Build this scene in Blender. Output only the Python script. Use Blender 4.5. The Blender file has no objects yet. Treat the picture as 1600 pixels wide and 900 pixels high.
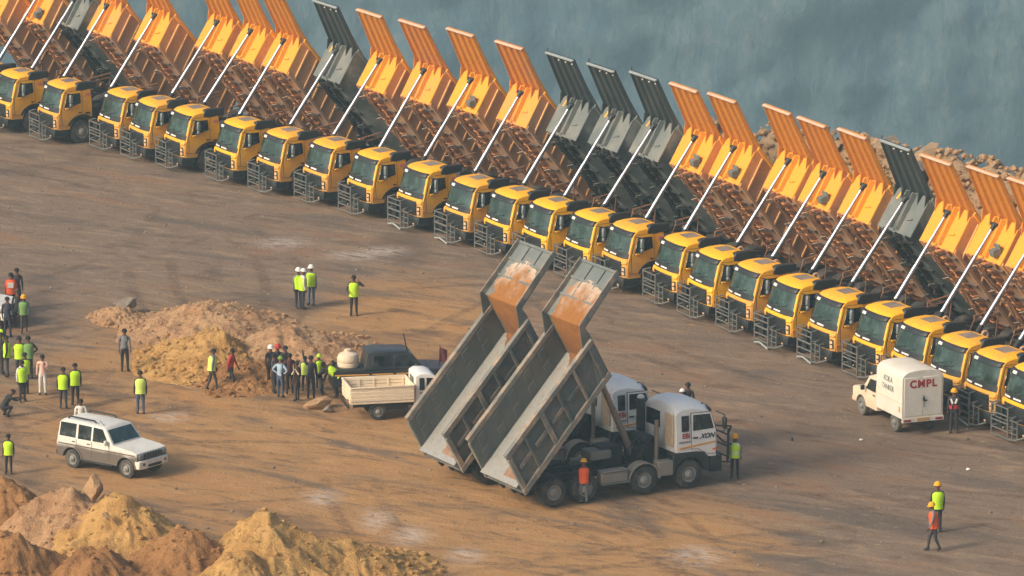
import bpy, bmesh, math, random
from mathutils import Vector, Matrix, noise

R = math.radians
scene = bpy.context.scene
COL = scene.collection

# ------------------------------------------------------------------ camera
CAM_H, PITCH, FPX = 53.0, R(12.2), 9000.0        # FPX: focal length in pixels of a 1600 px wide frame
cam_d = bpy.data.cameras.new('camera')
cam_d.sensor_width = 36.0
cam_d.lens = FPX / 1600.0 * 36.0
cam_d.clip_start, cam_d.clip_end = 1.0, 6000.0
cam = bpy.data.objects.new('camera', cam_d)
COL.objects.link(cam)
cam.location = (0, 0, CAM_H)
cam.rotation_euler = (R(90) - PITCH, 0, 0)
scene.camera = cam

# ------------------------------------------------------------------ light
SUN_EL, SUN_AZ = R(33), R(211)                   # azimuth of the sun, counter-clockwise from +X: left, a little towards the camera
world = bpy.data.worlds.new('World')
scene.world = world
world.use_nodes = True
wn = world.node_tree
sky = wn.nodes.new('ShaderNodeTexSky')
sky.sky_type = 'NISHITA'
sky.sun_disc = False
sky.sun_elevation = SUN_EL
sky.sun_rotation = R(90) - SUN_AZ
sky.air_density, sky.dust_density, sky.ozone_density = 1.0, 5.0, 1.0
bg = wn.nodes['Background']
bg.inputs['Strength'].default_value = 0.148
wn.links.new(sky.outputs[0], bg.inputs['Color'])
sun_d = bpy.data.lights.new('sun', 'SUN')
sun_d.energy, sun_d.angle, sun_d.color = 2.2, R(11), (1.0, 0.87, 0.69)
sun = bpy.data.objects.new('sun', sun_d)
COL.objects.link(sun)
sdir = Vector((math.cos(SUN_EL) * math.cos(SUN_AZ), math.cos(SUN_EL) * math.sin(SUN_AZ), math.sin(SUN_EL)))
sun.rotation_euler = sdir.to_track_quat('Z', 'Y').to_euler()
sun.location = (-60, 150, 80)
vs = scene.view_settings
vs.view_transform, vs.look, vs.exposure, vs.gamma = 'Standard', 'None', 0.30, 1.0
scene.cycles.use_denoising = True
scene.cycles.volume_bounces = 1
scene.cycles.max_bounces = 6
HAZE_DENSITY = 0.00040
HAZE_COLOR = (0.47, 0.71, 0.79)

# ------------------------------------------------------------------ helpers
def at(px, py, z=0.0):
    """The point at height z that a pixel of the 1600x900 photograph looks at."""
    u, v = (px - 800) / FPX, (450 - py) / FPX
    d = Vector((u, math.cos(PITCH) + v * math.sin(PITCH), -math.sin(PITCH) + v * math.cos(PITCH)))
    return Vector((0, 0, CAM_H)) + d * ((z - CAM_H) / d.z)

def S(r, g, b):
    f = lambda c: (c / 255 / 12.92) if c / 255 <= 0.04045 else ((c / 255 + 0.055) / 1.055) ** 2.4
    return (f(r), f(g), f(b), 1.0)

def fbm(p, o=4):
    return noise.fractal(p, 0.9, 2.0, o)

def ground_z(x, y):
    return 0.05 * noise.noise(Vector((x * 0.12, y * 0.12, 3.1)))

class MB:
    """Collects simple shapes and links them as one mesh object."""
    def __init__(s, M=None):
        s.v, s.f, s.m, s.M, s.cur = [], [], [], M, 0
    def add(s, vs_, fs_):
        b = len(s.v)
        for p in vs_:
            p = Vector(p)
            s.v.append(s.M @ p if s.M is not None else p)
        for f in fs_:
            s.f.append([b + i for i in f]); s.m.append(s.cur)
    def box(s, c, d, rot=None, taper=1.0):
        x, y, z = d[0] / 2, d[1] / 2, d[2] / 2
        ps = [(-x, -y, -z), (x, -y, -z), (x, y, -z), (-x, y, -z),
              (-x * taper, -y * taper, z), (x * taper, -y * taper, z), (x * taper, y * taper, z), (-x * taper, y * taper, z)]
        c = Vector(c)
        if rot is not None: ps = [rot @ Vector(p) for p in ps]
        s.add([c + Vector(p) for p in ps], [(3, 2, 1, 0), (4, 5, 6, 7), (0, 1, 5, 4), (1, 2, 6, 5), (2, 3, 7, 6), (3, 0, 4, 7)])
        return s
    def prism(s, pts, y0, y1, ax='y'):
        """pts: outline in the plane across ax ('y' -> (x,z), 'x' -> (y,z), 'z' -> (x,y))."""
        n = len(pts)
        mk = {'y': lambda a, b, t: (a, t, b), 'x': lambda a, b, t: (t, a, b), 'z': lambda a, b, t: (a, b, t)}[ax]
        vs_ = [mk(a, b, y0) for a, b in pts] + [mk(a, b, y1) for a, b in pts]
        fs = [tuple(range(n)), tuple(range(2 * n - 1, n - 1, -1))]
        fs += [(i, (i + 1) % n, n + (i + 1) % n, n + i) for i in range(n)]
        s.add(vs_, fs)
        return s
    def tube(s, p0, p1, r, n=8, r1=None, caps=True):
        p0, p1 = Vector(p0), Vector(p1)
        r1 = r if r1 is None else r1
        d = (p1 - p0).normalized()
        a = d.orthogonal().normalized(); b = d.cross(a)
        vs_ = []
        for p, rr in ((p0, r), (p1, r1)):
            for i in range(n):
                t = 2 * math.pi * i / n
                vs_.append(p + a * (rr * math.cos(t)) + b * (rr * math.sin(t)))
        fs = [(i, (i + 1) % n, n + (i + 1) % n, n + i) for i in range(n)]
        if caps: fs += [tuple(range(n - 1, -1, -1)), tuple(range(n, 2 * n))]
        s.add(vs_, fs)
        return s
    def path(s, pts, r, n=6):
        for a, b in zip(pts[:-1], pts[1:]): s.tube(a, b, r, n)
        return s
    def lathe(s, prof, c, axis='y', n=24, rot=None):
        """prof: (radius, offset along the axis) pairs; closed at both ends."""
        c = Vector(c); vs_ = []
        for r, h in prof:
            for i in range(n):
                t = 2 * math.pi * i / n
                a, b = r * math.cos(t), r * math.sin(t)
                p = Vector({'y': (a, h, b), 'z': (a, b, h), 'x': (h, a, b)}[axis])
                vs_.append(c + (rot @ p if rot is not None else p))
        fs = []
        for k in range(len(prof) - 1):
            fs += [(k * n + i, k * n + (i + 1) % n, (k + 1) * n + (i + 1) % n, (k + 1) * n + i) for i in range(n)]
        fs += [tuple(range(n - 1, -1, -1)), tuple(range((len(prof) - 1) * n, len(prof) * n))]
        s.add(vs_, fs)
        return s
    def grid(s, P, close=False):
        """P: rows of points -> a sheet."""
        nr, nc = len(P), len(P[0])
        s.add([p for row in P for p in row],
              [(r * nc + c, r * nc + c + 1, (r + 1) * nc + c + 1, (r + 1) * nc + c) for r in range(nr - 1) for c in range(nc - 1)])
        return s
    def shell(s, P, Q):
        """Two sheets of the same size joined round their rims into a closed slab."""
        nr, nc = len(P), len(P[0]); n = nr * nc
        vs_ = [p for row in P for p in row] + [p for row in Q for p in row]
        fs = []
        for r in range(nr - 1):
            for c in range(nc - 1):
                q = (r * nc + c, r * nc + c + 1, (r + 1) * nc + c + 1, (r + 1) * nc + c)
                fs.append(q); fs.append(tuple(n + i for i in reversed(q)))
        rim = [c for c in range(nc)] + [r * nc + nc - 1 for r in range(1, nr)] + [(nr - 1) * nc + c for c in range(nc - 2, -1, -1)] + [r * nc for r in range(nr - 2, 0, -1)]
        for i in range(len(rim)):
            a, b = rim[i], rim[(i + 1) % len(rim)]
            fs.append((a, n + a, n + b, b))
        s.add(vs_, fs)
        return s
    def build(s, name, mat, parent=None, bevel=0.0, smooth=True, recalc=True, segs=1):
        me = bpy.data.meshes.new(name)
        me.from_pydata([tuple(p) for p in s.v], [], s.f)
        mats = mat if isinstance(mat, (list, tuple)) else [mat]
        for m in mats: me.materials.append(m)
        if len(mats) > 1: me.polygons.foreach_set('material_index', s.m)
        if recalc or bevel:
            bm = bmesh.new(); bm.from_mesh(me)
            if recalc: bmesh.ops.recalc_face_normals(bm, faces=bm.faces)
            if bevel:
                es = [e for e in bm.edges if len(e.link_faces) == 2 and e.calc_face_angle(0) > R(32)]
                bmesh.ops.bevel(bm, geom=es, offset=bevel, segments=segs, profile=0.6, affect='EDGES', clamp_overlap=True)
            bm.to_mesh(me); bm.free()
        if smooth:
            me.polygons.foreach_set('use_smooth', [True] * len(me.polygons))
            me.set_sharp_from_angle(angle=R(38))
        o = bpy.data.objects.new(name, me)
        COL.objects.link(o)
        if parent is not None: o.parent = parent
        return o

def tag(o, label=None, cat=None, group=None, kind=None):
    if label: o['label'] = label
    if cat: o['category'] = cat
    if group: o['group'] = group
    if kind: o['kind'] = kind
    return o

def empty(name, loc=(0, 0, 0), rz=0.0):
    o = bpy.data.objects.new(name, None)
    COL.objects.link(o)
    o.location = loc; o.rotation_euler = (0, 0, rz)
    o.empty_display_size = 0.5
    return o

def copy_tree(o, parent=None):
    c = o.copy(); COL.objects.link(c)
    if parent is not None: c.parent = parent
    for ch in list(o.children): copy_tree(ch, c)
    return c

def text_mesh(txt, size, M, mat, name, parent, thick=0.006, shear=0.0, bold=0.0, spacing=1.0):
    cu = bpy.data.curves.new(name, 'FONT')
    cu.body = txt; cu.size = size; cu.extrude = thick; cu.align_x = 'CENTER'; cu.align_y = 'CENTER'
    cu.shear = shear; cu.offset = bold; cu.space_character = spacing; cu.resolution_u = 3
    tmp = bpy.data.objects.new(name + '_curve', cu)
    COL.objects.link(tmp)
    me = bpy.data.meshes.new_from_object(tmp)
    bpy.data.objects.remove(tmp); bpy.data.curves.remove(cu)
    me.transform(M); me.materials.clear(); me.materials.append(mat); me.name = name
    o = bpy.data.objects.new(name, me); COL.objects.link(o); o.parent = parent
    return o

# ------------------------------------------------------------------ materials
class NT:
    def __init__(s, name):
        s.m = bpy.data.materials.new(name); s.m.use_nodes = True
        s.t = s.m.node_tree; s.b = s.t.nodes['Principled BSDF']
    def n(s, typ, **kw):
        o = s.t.nodes.new(typ)
        for k, v in kw.items():
            if k in o.inputs.keys() if hasattr(o.inputs, 'keys') else False: o.inputs[k].default_value = v
            else: setattr(o, k, v)
        return o
    def l(s, a, b): s.t.links.new(a, b)
    def noise(s, vec, scale, detail=4, rough=0.6, dist=0.0):
        o = s.t.nodes.new('ShaderNodeTexNoise')
        o.inputs['Scale'].default_value = scale; o.inputs['Detail'].default_value = detail
        o.inputs['Roughness'].default_value = rough; o.inputs['Distortion'].default_value = dist
        s.l(vec, o.inputs['Vector'])
        return o.outputs['Fac']
    def ramp(s, fac, a, b, lo=0.0, hi=1.0):
        o = s.t.nodes.new('ShaderNodeMapRange'); o.interpolation_type = 'SMOOTHSTEP'
        o.inputs['From Min'].default_value = a; o.inputs['From Max'].default_value = b
        o.inputs['To Min'].default_value = lo; o.inputs['To Max'].default_value = hi
        s.l(fac, o.inputs['Value'])
        return o.outputs['Result']
    def mix(s, fac, a, b, blend='MIX'):
        o = s.t.nodes.new('ShaderNodeMix'); o.data_type = 'RGBA'; o.blend_type = blend
        for sock, v in ((o.inputs[0], fac), (o.inputs[6], a), (o.inputs[7], b)):
            if isinstance(v, (int, float)): sock.default_value = v
            elif isinstance(v, tuple): sock.default_value = v
            else: s.l(v, sock)
        return o.outputs[2]
    def math(s, op, a, b=None):
        o = s.t.nodes.new('ShaderNodeMath'); o.operation = op; o.use_clamp = False
        for sock, v in ((o.inputs[0], a), (o.inputs[1], b)):
            if v is None: continue
            if isinstance(v, (int, float)): sock.default_value = v
            else: s.l(v, sock)
        return o.outputs[0]
    def mapping(s, vec, scale=(1, 1, 1), rot=(0, 0, 0)):
        o = s.t.nodes.new('ShaderNodeMapping')
        o.inputs['Scale'].default_value = scale; o.inputs['Rotation'].default_value = rot
        s.l(vec, o.inputs['Vector'])
        return o.outputs[0]
    def texmap(s, vec, size, ang):
        """Coordinates stretched to the given size along a direction on the ground."""
        o = s.t.nodes.new('ShaderNodeMapping'); o.vector_type = 'TEXTURE'
        o.inputs['Scale'].default_value = size; o.inputs['Rotation'].default_value = (0, 0, ang)
        s.l(vec, o.inputs['Vector'])
        return o.outputs[0]
    def bump(s, h, strength=0.3, dist=0.05):
        o = s.t.nodes.new('ShaderNodeBump')
        o.inputs['Strength'].default_value = strength; o.inputs['Distance'].default_value = dist
        s.l(h, o.inputs['Height']); s.l(o.outputs[0], s.b.inputs['Normal'])
    def coords(s, local=True):
        """Object-space coordinates shifted by the thing's own place, so that copies wear differently."""
        tc = s.t.nodes.new('ShaderNodeTexCoord')
        if not local:
            g = s.t.nodes.new('ShaderNodeNewGeometry'); return g.outputs['Position'], tc.outputs['Object']
        oi = s.t.nodes.new('ShaderNodeObjectInfo')
        ad = s.t.nodes.new('ShaderNodeVectorMath'); ad.operation = 'ADD'
        s.l(tc.outputs['Object'], ad.inputs[0]); s.l(oi.outputs['Location'], ad.inputs[1])
        return ad.outputs[0], tc.outputs['Object']

DUST = S(140, 108, 80)
def paint(name, col, rough=0.45, metal=0.0, dust=0.35, low=0.0, low_z=(0.6, 1.8), dcol=DUST, scale=1.3, bump=0.0, vary=0.08, coat=0.0, each=0.0, rust=0.0):
    """Painted or bare surface with patchy dust, and more of it low down where low > 0."""
    k = NT(name); v, ob = k.coords()
    big = k.noise(v, scale, 5, 0.62)
    fine = k.noise(v, scale * 9, 4, 0.65)
    f = k.math('ADD', k.math('MULTIPLY', big, 0.7), k.math('MULTIPLY', fine, 0.3))
    m = k.math('MULTIPLY', k.ramp(f, 0.40, 0.68), dust)
    oi = k.t.nodes.new('ShaderNodeObjectInfo'); wn_ = k.t.nodes.new('ShaderNodeTexWhiteNoise'); wn_.noise_dimensions = '3D'
    k.l(oi.outputs['Location'], wn_.inputs['Vector']); own = wn_.outputs['Value']        # one value per truck
    if each: m = k.math('MULTIPLY', m, k.ramp(own, 0.0, 1.0, 0.35, 1.9))
    if low:
        sp = k.t.nodes.new('ShaderNodeSeparateXYZ'); k.l(ob, sp.inputs[0])
        z = k.math('ADD', sp.outputs['Z'], k.math('MULTIPLY', k.math('SUBTRACT', big, 0.5), 1.3 * (low_z[1] - low_z[0])))
        if each: z = k.math('SUBTRACT', z, k.math('MULTIPLY', k.math('SUBTRACT', own, 0.5), each))
        m = k.math('MAXIMUM', m, k.ramp(z, low_z[1], low_z[0], 0.0, low))
    c = k.mix(k.ramp(fine, 0.3, 0.7), col, tuple(max(0, x * (1 - vary * 2)) for x in col[:3]) + (1,))
    if each: c = k.mix(k.math('MULTIPLY', wn_.outputs['Value'], 0.45), c, tuple(min(1, x * y) for x, y in zip(col[:3], (1.0, 0.80, 0.7))) + (1,))
    c = k.mix(m, c, dcol)
    if rust: c = k.mix(k.math('MULTIPLY', k.ramp(k.noise(v, scale * 2.3, 6, 0.7, 0.5), 0.54, 0.66), rust), c, S(122, 74, 46))
    k.l(c, k.b.inputs['Base Color'])
    k.l(k.math('ADD', k.math('MULTIPLY', m, 0.9 - rough), rough), k.b.inputs['Roughness'])
    k.b.inputs['Metallic'].default_value = metal
    if coat: k.b.inputs['Coat Weight'].default_value = coat
    if bump: k.bump(f, bump, 0.03)
    return k.m

MAT = {}
MAT['cab_yellow'] = paint('cab_yellow', S(252, 186, 10), 0.42, dust=0.26, low=0.62, low_z=(0.6, 2.0), dcol=S(156, 120, 84), each=0.9)
MAT['body_yellow'] = paint('body_yellow', S(232, 160, 36), 0.64, dust=0.42, scale=1.1, dcol=S(196, 140, 88), each=0.6)
MAT['wall_yellow'] = paint('wall_yellow', S(214, 150, 82), 0.72, dust=0.6, scale=0.8, low=0.9, low_z=(3.4, 6.4), dcol=S(164, 132, 106), bump=0.2, each=1.6, rust=.25)
MAT['canopy_yellow'] = paint('canopy_yellow', S(196, 128, 40), 0.6, dust=0.5, scale=0.9, dcol=S(168, 112, 64), each=0.3)
MAT['rib_pale'] = paint('rib_pale', S(244, 186, 116), 0.7, dust=0.5, scale=1.2, dcol=S(190, 146, 110))
MAT['lip'] = paint('lip_worn', S(226, 190, 160), 0.6, dust=0.4, dcol=S(190, 140, 110))
MAT['rust'] = paint('rusty_underside', S(164, 114, 74), 0.85, dust=0.8, scale=2.6, dcol=S(118, 94, 78), bump=0.4)
MAT['rust_lit'] = paint('lit_rust_mud', S(206, 140, 86), 0.9, dust=0.7, scale=4, dcol=S(134, 100, 78), bump=0.4)  # rust and mud; brighter orange paints the light the gussets catch
MAT['under'] = paint('dusty_shaded_underbody', S(92, 78, 68), 0.85, dust=0.6, scale=1.6, dcol=S(134, 100, 78), bump=0.3)  # dusty metal; base darkened to paint the shade between lit gussets
MAT['pale_plate'] = paint('pale_plate', S(196, 170, 148), 0.8, dust=0.4)
MAT['grey_body'] = paint('grey_body', S(104, 112, 110), 0.6, metal=0.1, dust=0.55, scale=0.9, dcol=S(150, 142, 128), bump=0.25)
MAT['grey_wall'] = paint('grey_wall', S(92, 102, 102), 0.6, metal=0.05, dust=0.7, scale=0.9, dcol=S(150, 152, 144), bump=0.3)
MAT['grey_canopy'] = paint('grey_canopy', S(54, 64, 66), 0.6, metal=0.1, dust=0.4, scale=0.8, dcol=S(84, 88, 86))
MAT['grey_lip'] = paint('grey_lip', S(158, 166, 162), 0.6, dust=0.4, dcol=S(130, 130, 124))
MAT['chrome'] = paint('hoist_chrome', S(190, 190, 190), 0.30, metal=1.0, dust=0.1, vary=0.02)
MAT['black'] = paint('black_plastic', S(30, 36, 38), 0.5, dust=0.22, dcol=S(84, 80, 74))
MAT['dark'] = paint('dark_chassis', S(34, 38, 38), 0.7, dust=0.45, low=0.3, low_z=(0.3, 1.2), dcol=S(84, 78, 70), scale=2.2)
MAT['tyre'] = paint('tyre_rubber', S(48, 48, 48), 0.85, dust=0.6, dcol=S(110, 100, 88), scale=3, bump=0.2)
MAT['rim'] = paint('wheel_rim', S(140, 140, 134), 0.5, metal=0.1, dust=0.5, dcol=S(140, 124, 104), scale=3)
MAT['steel'] = paint('grey_steel_bar', S(104, 110, 108), 0.55, metal=0.2, dust=0.4)
MAT['white_strip'] = paint('white_strip', S(235, 232, 222), 0.5, dust=0.2)
MAT['hatch'] = paint('roof_hatch', S(124, 114, 104), 0.55, dust=0.4, dcol=S(176, 160, 140))
MAT['lens'] = paint('lamp_lens', S(232, 190, 150), 0.15, dust=0.1)
MAT['amber'] = paint('amber_lens', S(226, 110, 24), 0.2, dust=0.1)
MAT['red'] = paint('red_print', S(170, 30, 36), 0.5, dust=0.15)
MAT['redlens'] = paint('red_lens', S(150, 30, 28), 0.3, dust=0.2)
MAT['sticker'] = paint('faded_sticker', S(220, 130, 110), 0.5, dust=0.3)

def glass(name, col, rough=0.08):
    k = NT(name); v, ob = k.coords()
    f = k.noise(v, 1.7, 3, 0.6)
    k.l(k.mix(k.ramp(f, 0.35, 0.7), col, tuple(min(1, x * 2.1 + 0.012) for x in col[:3]) + (1,)), k.b.inputs['Base Color'])
    k.b.inputs['Roughness'].default_value = rough
    k.l(k.ramp(f, 0.4, 0.7, rough, rough + 0.25), k.b.inputs['Roughness'])
    k.b.inputs['Coat Weight'].default_value = 0.25
    k.b.inputs['Coat Roughness'].default_value = 0.03
    return k.m
MAT['glass'] = glass('windscreen_glass', S(34, 52, 48))
MAT['glass_dark'] = glass('dark_window_glass', S(18, 26, 28))
# ------------------------------------------------------------------ the setting: ground, pit, quarry wall
# lower-left photo points of the yellow row: pixel of the near top corner of every windscreen, with its heading
ROW = {-2: (-150, 100, 208), -1: (-82, 107, 208), 0: (-27, 116, 208), 1: (23, 128, 208), 2: (97, 145, 208), 3: (193, 159, 209), 4: (239, 173, 206),
       5: (296, 187, 207), 6: (376, 206, 208), 7: (443.5, 222, 208), 8: (518, 238, 209), 9: (588, 256, 209), 10: (666.7, 277, 209),
       11: (740, 299, 208), 12: (802.7, 316.7, 207), 13: (862, 333.6, 206), 14: (928, 352, 206), 15: (988, 369, 205.5), 16: (1067, 391, 204),
       17: (1122, 411, 204), 18: (1183.6, 432, 204), 19: (1246, 457.5, 205), 20: (1314.5, 480, 205), 21: (1387, 502, 205.5), 22: (1449, 525, 206),
       23: (1508, 550, 206), 24: (1565, 573, 206), 25: (1626, 597, 206)}
PILLAR = Vector((-0.40, 1.14, 2.62))
def row_origin(k):
    px, py, hd = ROW[k]
    a = R(hd)
    P = at(px, py, PILLAR.z)
    off = Vector((PILLAR.x * math.cos(a) - PILLAR.y * math.sin(a), PILLAR.x * math.sin(a) + PILLAR.y * math.cos(a), 0))
    p = P - off
    p.z = 0
    return p, a
ORIGIN = {k: row_origin(k) for k in ROW}
EDGE = []                                           # the rim of the bench behind the row
for k in sorted(ROW):
    p, a = ORIGIN[k]
    EDGE.append(p - Vector((math.cos(a), math.sin(a), 0)) * (10.0 + 5.0 * max(0.0, min(1.0, (k - 12) / 4.0))))
def edge_y(x):
    e = EDGE
    if x <= e[0].x: return e[0].y + (x - e[0].x) * -0.6
    for a, b in zip(e[:-1], e[1:]):
        if a.x <= x <= b.x: return a.y + (b.y - a.y) * (x - a.x) / max(1e-6, b.x - a.x)
    return e[-1].y + (x - e[-1].x) * -1.1
# keep the polyline a function of x
EDGE.sort(key=lambda p: p.x)

PIT_Z, WALL_Y = -330.0, 1600.0
def ground_mat():
    k = NT('quarry_ground'); g, ob = k.coords(local=False)
    st = k.texmap(g, (8.0, 2.4, 1.0), R(-36))
    st2 = k.texmap(g, (2.3, 0.75, 1.0), R(-33))
    st3 = k.texmap(g, (0.55, 0.30, 1.0), R(-30))
    big = k.noise(g, 0.045, 4, 0.55, 0.5)
    streak = k.noise(st, 1.0, 6, 0.62, 0.5)
    streak2 = k.noise(st2, 1.0, 6, 0.66, 0.6)
    fleck = k.noise(st3, 1.0, 4, 0.6, 0.2)
    fine = k.noise(g, 2.2, 7, 0.7)
    # trampled grey-brown over most of the yard; raw orange-tan soil round the heaps and where the tippers drove
    zone = None
    for px, py, rx, ry in ((330, 640, 9.0, 22.0), (560, 760, 11.0, 16.0), (250, 880, 14.0, 14.0), (620, 520, 5.0, 12.0), (900, 860, 9.0, 9.0)):
        p = at(px, py)
        s_ = k.t.nodes.new('ShaderNodeVectorMath'); s_.operation = 'SUBTRACT'; k.l(g, s_.inputs[0]); s_.inputs[1].default_value = (p.x, p.y, 0)
        ln = k.t.nodes.new('ShaderNodeVectorMath'); ln.operation = 'LENGTH'; k.l(k.mapping(s_.outputs[0], (1 / rx, 1 / ry, 0)), ln.inputs[0])
        z_ = k.ramp(ln.outputs['Value'], 1.25, 0.25)
        zone = z_ if zone is None else k.math('MAXIMUM', zone, z_)
    mixf = k.math('ADD', k.math('ADD', k.math('MULTIPLY', zone, 0.70), 0.06), k.math('ADD', k.math('MULTIPLY', big, 0.45), k.math('MULTIPLY', streak, 0.60)))
    c = k.mix(k.ramp(mixf, 0.52, 1.12), S(128, 109, 91), S(168, 128, 84))
    c = k.mix(k.math('MULTIPLY', k.ramp(streak2, 0.51, 0.66), 0.7), c, k.mix(zone, S(154, 130, 106), S(188, 146, 98)))
    c = k.mix(k.math('MULTIPLY', k.ramp(streak2, 0.48, 0.33), 0.7), c, S(102, 80, 64))
    c = k.mix(k.math('MULTIPLY', k.ramp(streak, 0.54, 0.68), 0.6), c, k.mix(zone, S(140, 106, 80), S(184, 130, 74)))
    c = k.mix(k.math('MULTIPLY', k.ramp(streak, 0.48, 0.33), 0.7), c, S(98, 88, 79))
    c = k.mix(k.math('MULTIPLY', k.ramp(fleck, 0.62, 0.74), 0.45), c, S(196, 168, 138))
    c = k.mix(k.math('MULTIPLY', k.ramp(fleck, 0.38, 0.27), 0.45), c, S(80, 66, 56))
    c = k.mix(k.math('MULTIPLY', k.ramp(fine, 0.60, 0.74), 0.25), c, S(186, 160, 132))
    c = k.mix(k.math('MULTIPLY', k.ramp(fine, 0.44, 0.30), 0.30), c, S(84, 70, 60))
    # tyre tracks: long arcs, two wheel marks each, broken up by the same noise
    trk = None
    for px, py, rad, w in ((300, 330, 38, 1.8), (700, 520, 60, 1.9), (480, 640, 30, 1.7), (900, 880, 46, 2.0), (1250, 760, 34, 1.8), (420, 840, 24, 1.7), (150, 420, 70, 2.0), (1050, 560, 52, 1.9), (640, 760, 40, 1.8), (1350, 830, 58, 1.9), (250, 700, 36, 1.7)):
        p = at(px, py); an = R((px * 7 + py * 3) % 360)
        s_ = k.t.nodes.new('ShaderNodeVectorMath'); s_.operation = 'SUBTRACT'; k.l(g, s_.inputs[0]); s_.inputs[1].default_value = (p.x + rad * math.cos(an), p.y + rad * math.sin(an), 0)
        m_ = k.mapping(s_.outputs[0], (1, 1, 0))
        ln = k.t.nodes.new('ShaderNodeVectorMath'); ln.operation = 'LENGTH'; k.l(m_, ln.inputs[0])
        e = k.math('ABSOLUTE', k.math('SUBTRACT', k.math('ABSOLUTE', k.math('SUBTRACT', ln.outputs['Value'], rad)), w / 2))
        t_ = k.ramp(e, 0.34, 0.12)
        trk = t_ if trk is None else k.math('MAXIMUM', trk, t_)
    brk = k.ramp(k.noise(g, 0.11, 4, 0.6), 0.43, 0.55)
    trk = k.math('MULTIPLY', trk, brk)
    c = k.mix(k.math('MULTIPLY', trk, k.ramp(fine, 0.35, 0.65, 0.05, 0.6)), c, S(84, 66, 54))
    # damp dark patches
    c = k.mix(k.math('MULTIPLY', k.ramp(k.noise(g, 0.09, 5, 0.62, 1.0), 0.56, 0.68), 0.5), c, S(80, 70, 64))
    # spilled pale powder
    wn_ = k.noise(st2, 2.2, 5, 0.65, 0.3)
    tot = None
    for px, py, rx, ry in ((590, 812, 1.0, 1.5), (502, 778, 1.1, 1.2), (640, 838, 1.2, 1.3), (728, 868, 1.0, 1.0), (560, 398, 2.2, 1.0),
                           (600, 392, 1.8, 1.0), (440, 380, 1.6, 1.2), (1090, 870, 1.5, 1.3), (265, 652, 1.2, 0.8)):
        p = at(px, py)
        s_ = k.t.nodes.new('ShaderNodeVectorMath'); s_.operation = 'SUBTRACT'; k.l(g, s_.inputs[0]); s_.inputs[1].default_value = (p.x, p.y, 0)
        m_ = k.mapping(s_.outputs[0], (1 / rx, 1 / (ry * 1.7), 0))
        ln = k.t.nodes.new('ShaderNodeVectorMath'); ln.operation = 'LENGTH'; k.l(m_, ln.inputs[0])
        d = k.ramp(k.math('ADD', ln.outputs['Value'], k.math('MULTIPLY', k.math('SUBTRACT', wn_, 0.5), 4.0)), 1.0, 0.35)
        tot = d if tot is None else k.math('MAXIMUM', tot, d)
    c = k.mix(k.math('MULTIPLY', k.math('MULTIPLY', tot, k.ramp(wn_, 0.38, 0.60)), 0.6), c, S(206, 194, 182))
    k.l(c, k.b.inputs['Base Color'])
    k.b.inputs['Roughness'].default_value = 0.95
    k.b.inputs['Specular IOR Level'].default_value = 0.15
    h = k.math('ADD', k.math('MULTIPLY', fine, 0.9), k.math('ADD', k.math('MULTIPLY', streak2, 0.9), k.noise(g, 7.0, 5, 0.7)))
    k.bump(h, 0.55, 0.10)
    return k.m
MAT['ground'] = ground_mat()

def frange(a, b, n): return [a + (b - a) * i / (n - 1) for i in range(n)]
b = MB()
xs = [-920, -420, -200, -110, -70] + frange(-48, 48, 97) + [70, 110, 200, 420, 920]
rows = []
for t in [0.0, 0.3] + [0.5 + 0.5 * i / 130 for i in range(131)]:
    row = []
    for x in xs:
        ey = edge_y(x)
        y = -40 + (ey + 40) * t
        z = ground_z(x, y)
        if 150 < y < 380 and abs(x) < 60:
            z += 0.035 * fbm(Vector((x * 0.5, y * 0.22, 0)), 4)
        if t > 0.985: z -= 0.25
        row.append((x, y, z))
    rows.append(row)
for dy, z in ((4, -3), (14, -14), (45, -48), (120, -110), (260, PIT_Z)):
    rows.append([(x, edge_y(x) + dy + 2.5 * noise.noise(Vector((x * .1, dy, 0))), z + (2.0 * noise.noise(Vector((x * .13, dy, 5))) if z > PIT_Z else 0)) for x in xs])
rows.append([(x, WALL_Y + 400, PIT_Z) for x in xs])
tag(b.grid(rows).build('ground', MAT['ground'], recalc=False), kind='structure')

# far wall of the pit
def quarry_mat():
    k = NT('hazed_rock'); g, ob = k.coords(local=False)
    v = k.mapping(g, (1.0, 0.5, 0.55))
    big = k.noise(v, 0.018, 5, 0.6, 0.6)
    mid = k.noise(v, 0.07, 6, 0.65, 0.4)
    ver = k.noise(k.mapping(g, (1.0, 0.3, 0.16)), 0.12, 5, 0.65)
    crk = k.noise(k.mapping(g, (1.0, 0.2, 0.22)), 0.42, 6, 0.72, 0.8)
    f = k.math('ADD', k.math('MULTIPLY', big, 0.6), k.math('MULTIPLY', mid, 0.4))
    c = k.mix(k.ramp(f, 0.34, 0.68), S(52, 84, 96), S(104, 112, 110))  # rock tones shifted to blue; part of the distance haze is in the colour
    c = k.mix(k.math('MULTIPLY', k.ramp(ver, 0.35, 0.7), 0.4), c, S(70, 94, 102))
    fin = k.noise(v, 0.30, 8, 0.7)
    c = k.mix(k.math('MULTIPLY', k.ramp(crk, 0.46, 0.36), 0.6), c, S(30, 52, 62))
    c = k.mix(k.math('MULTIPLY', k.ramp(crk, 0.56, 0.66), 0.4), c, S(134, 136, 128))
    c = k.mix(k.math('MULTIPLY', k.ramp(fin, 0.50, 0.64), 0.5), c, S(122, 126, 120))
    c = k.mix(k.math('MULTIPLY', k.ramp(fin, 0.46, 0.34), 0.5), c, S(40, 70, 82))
    k.l(c, k.b.inputs['Base Color']); k.b.inputs['Roughness'].default_value = 0.95
    k.bump(k.math('ADD', mid, k.math('MULTIPLY', fin, 0.4)), 0.5, 5.0)
    return k.m
b = MB()
rows = []
nx, nz = 500, 110
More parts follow.
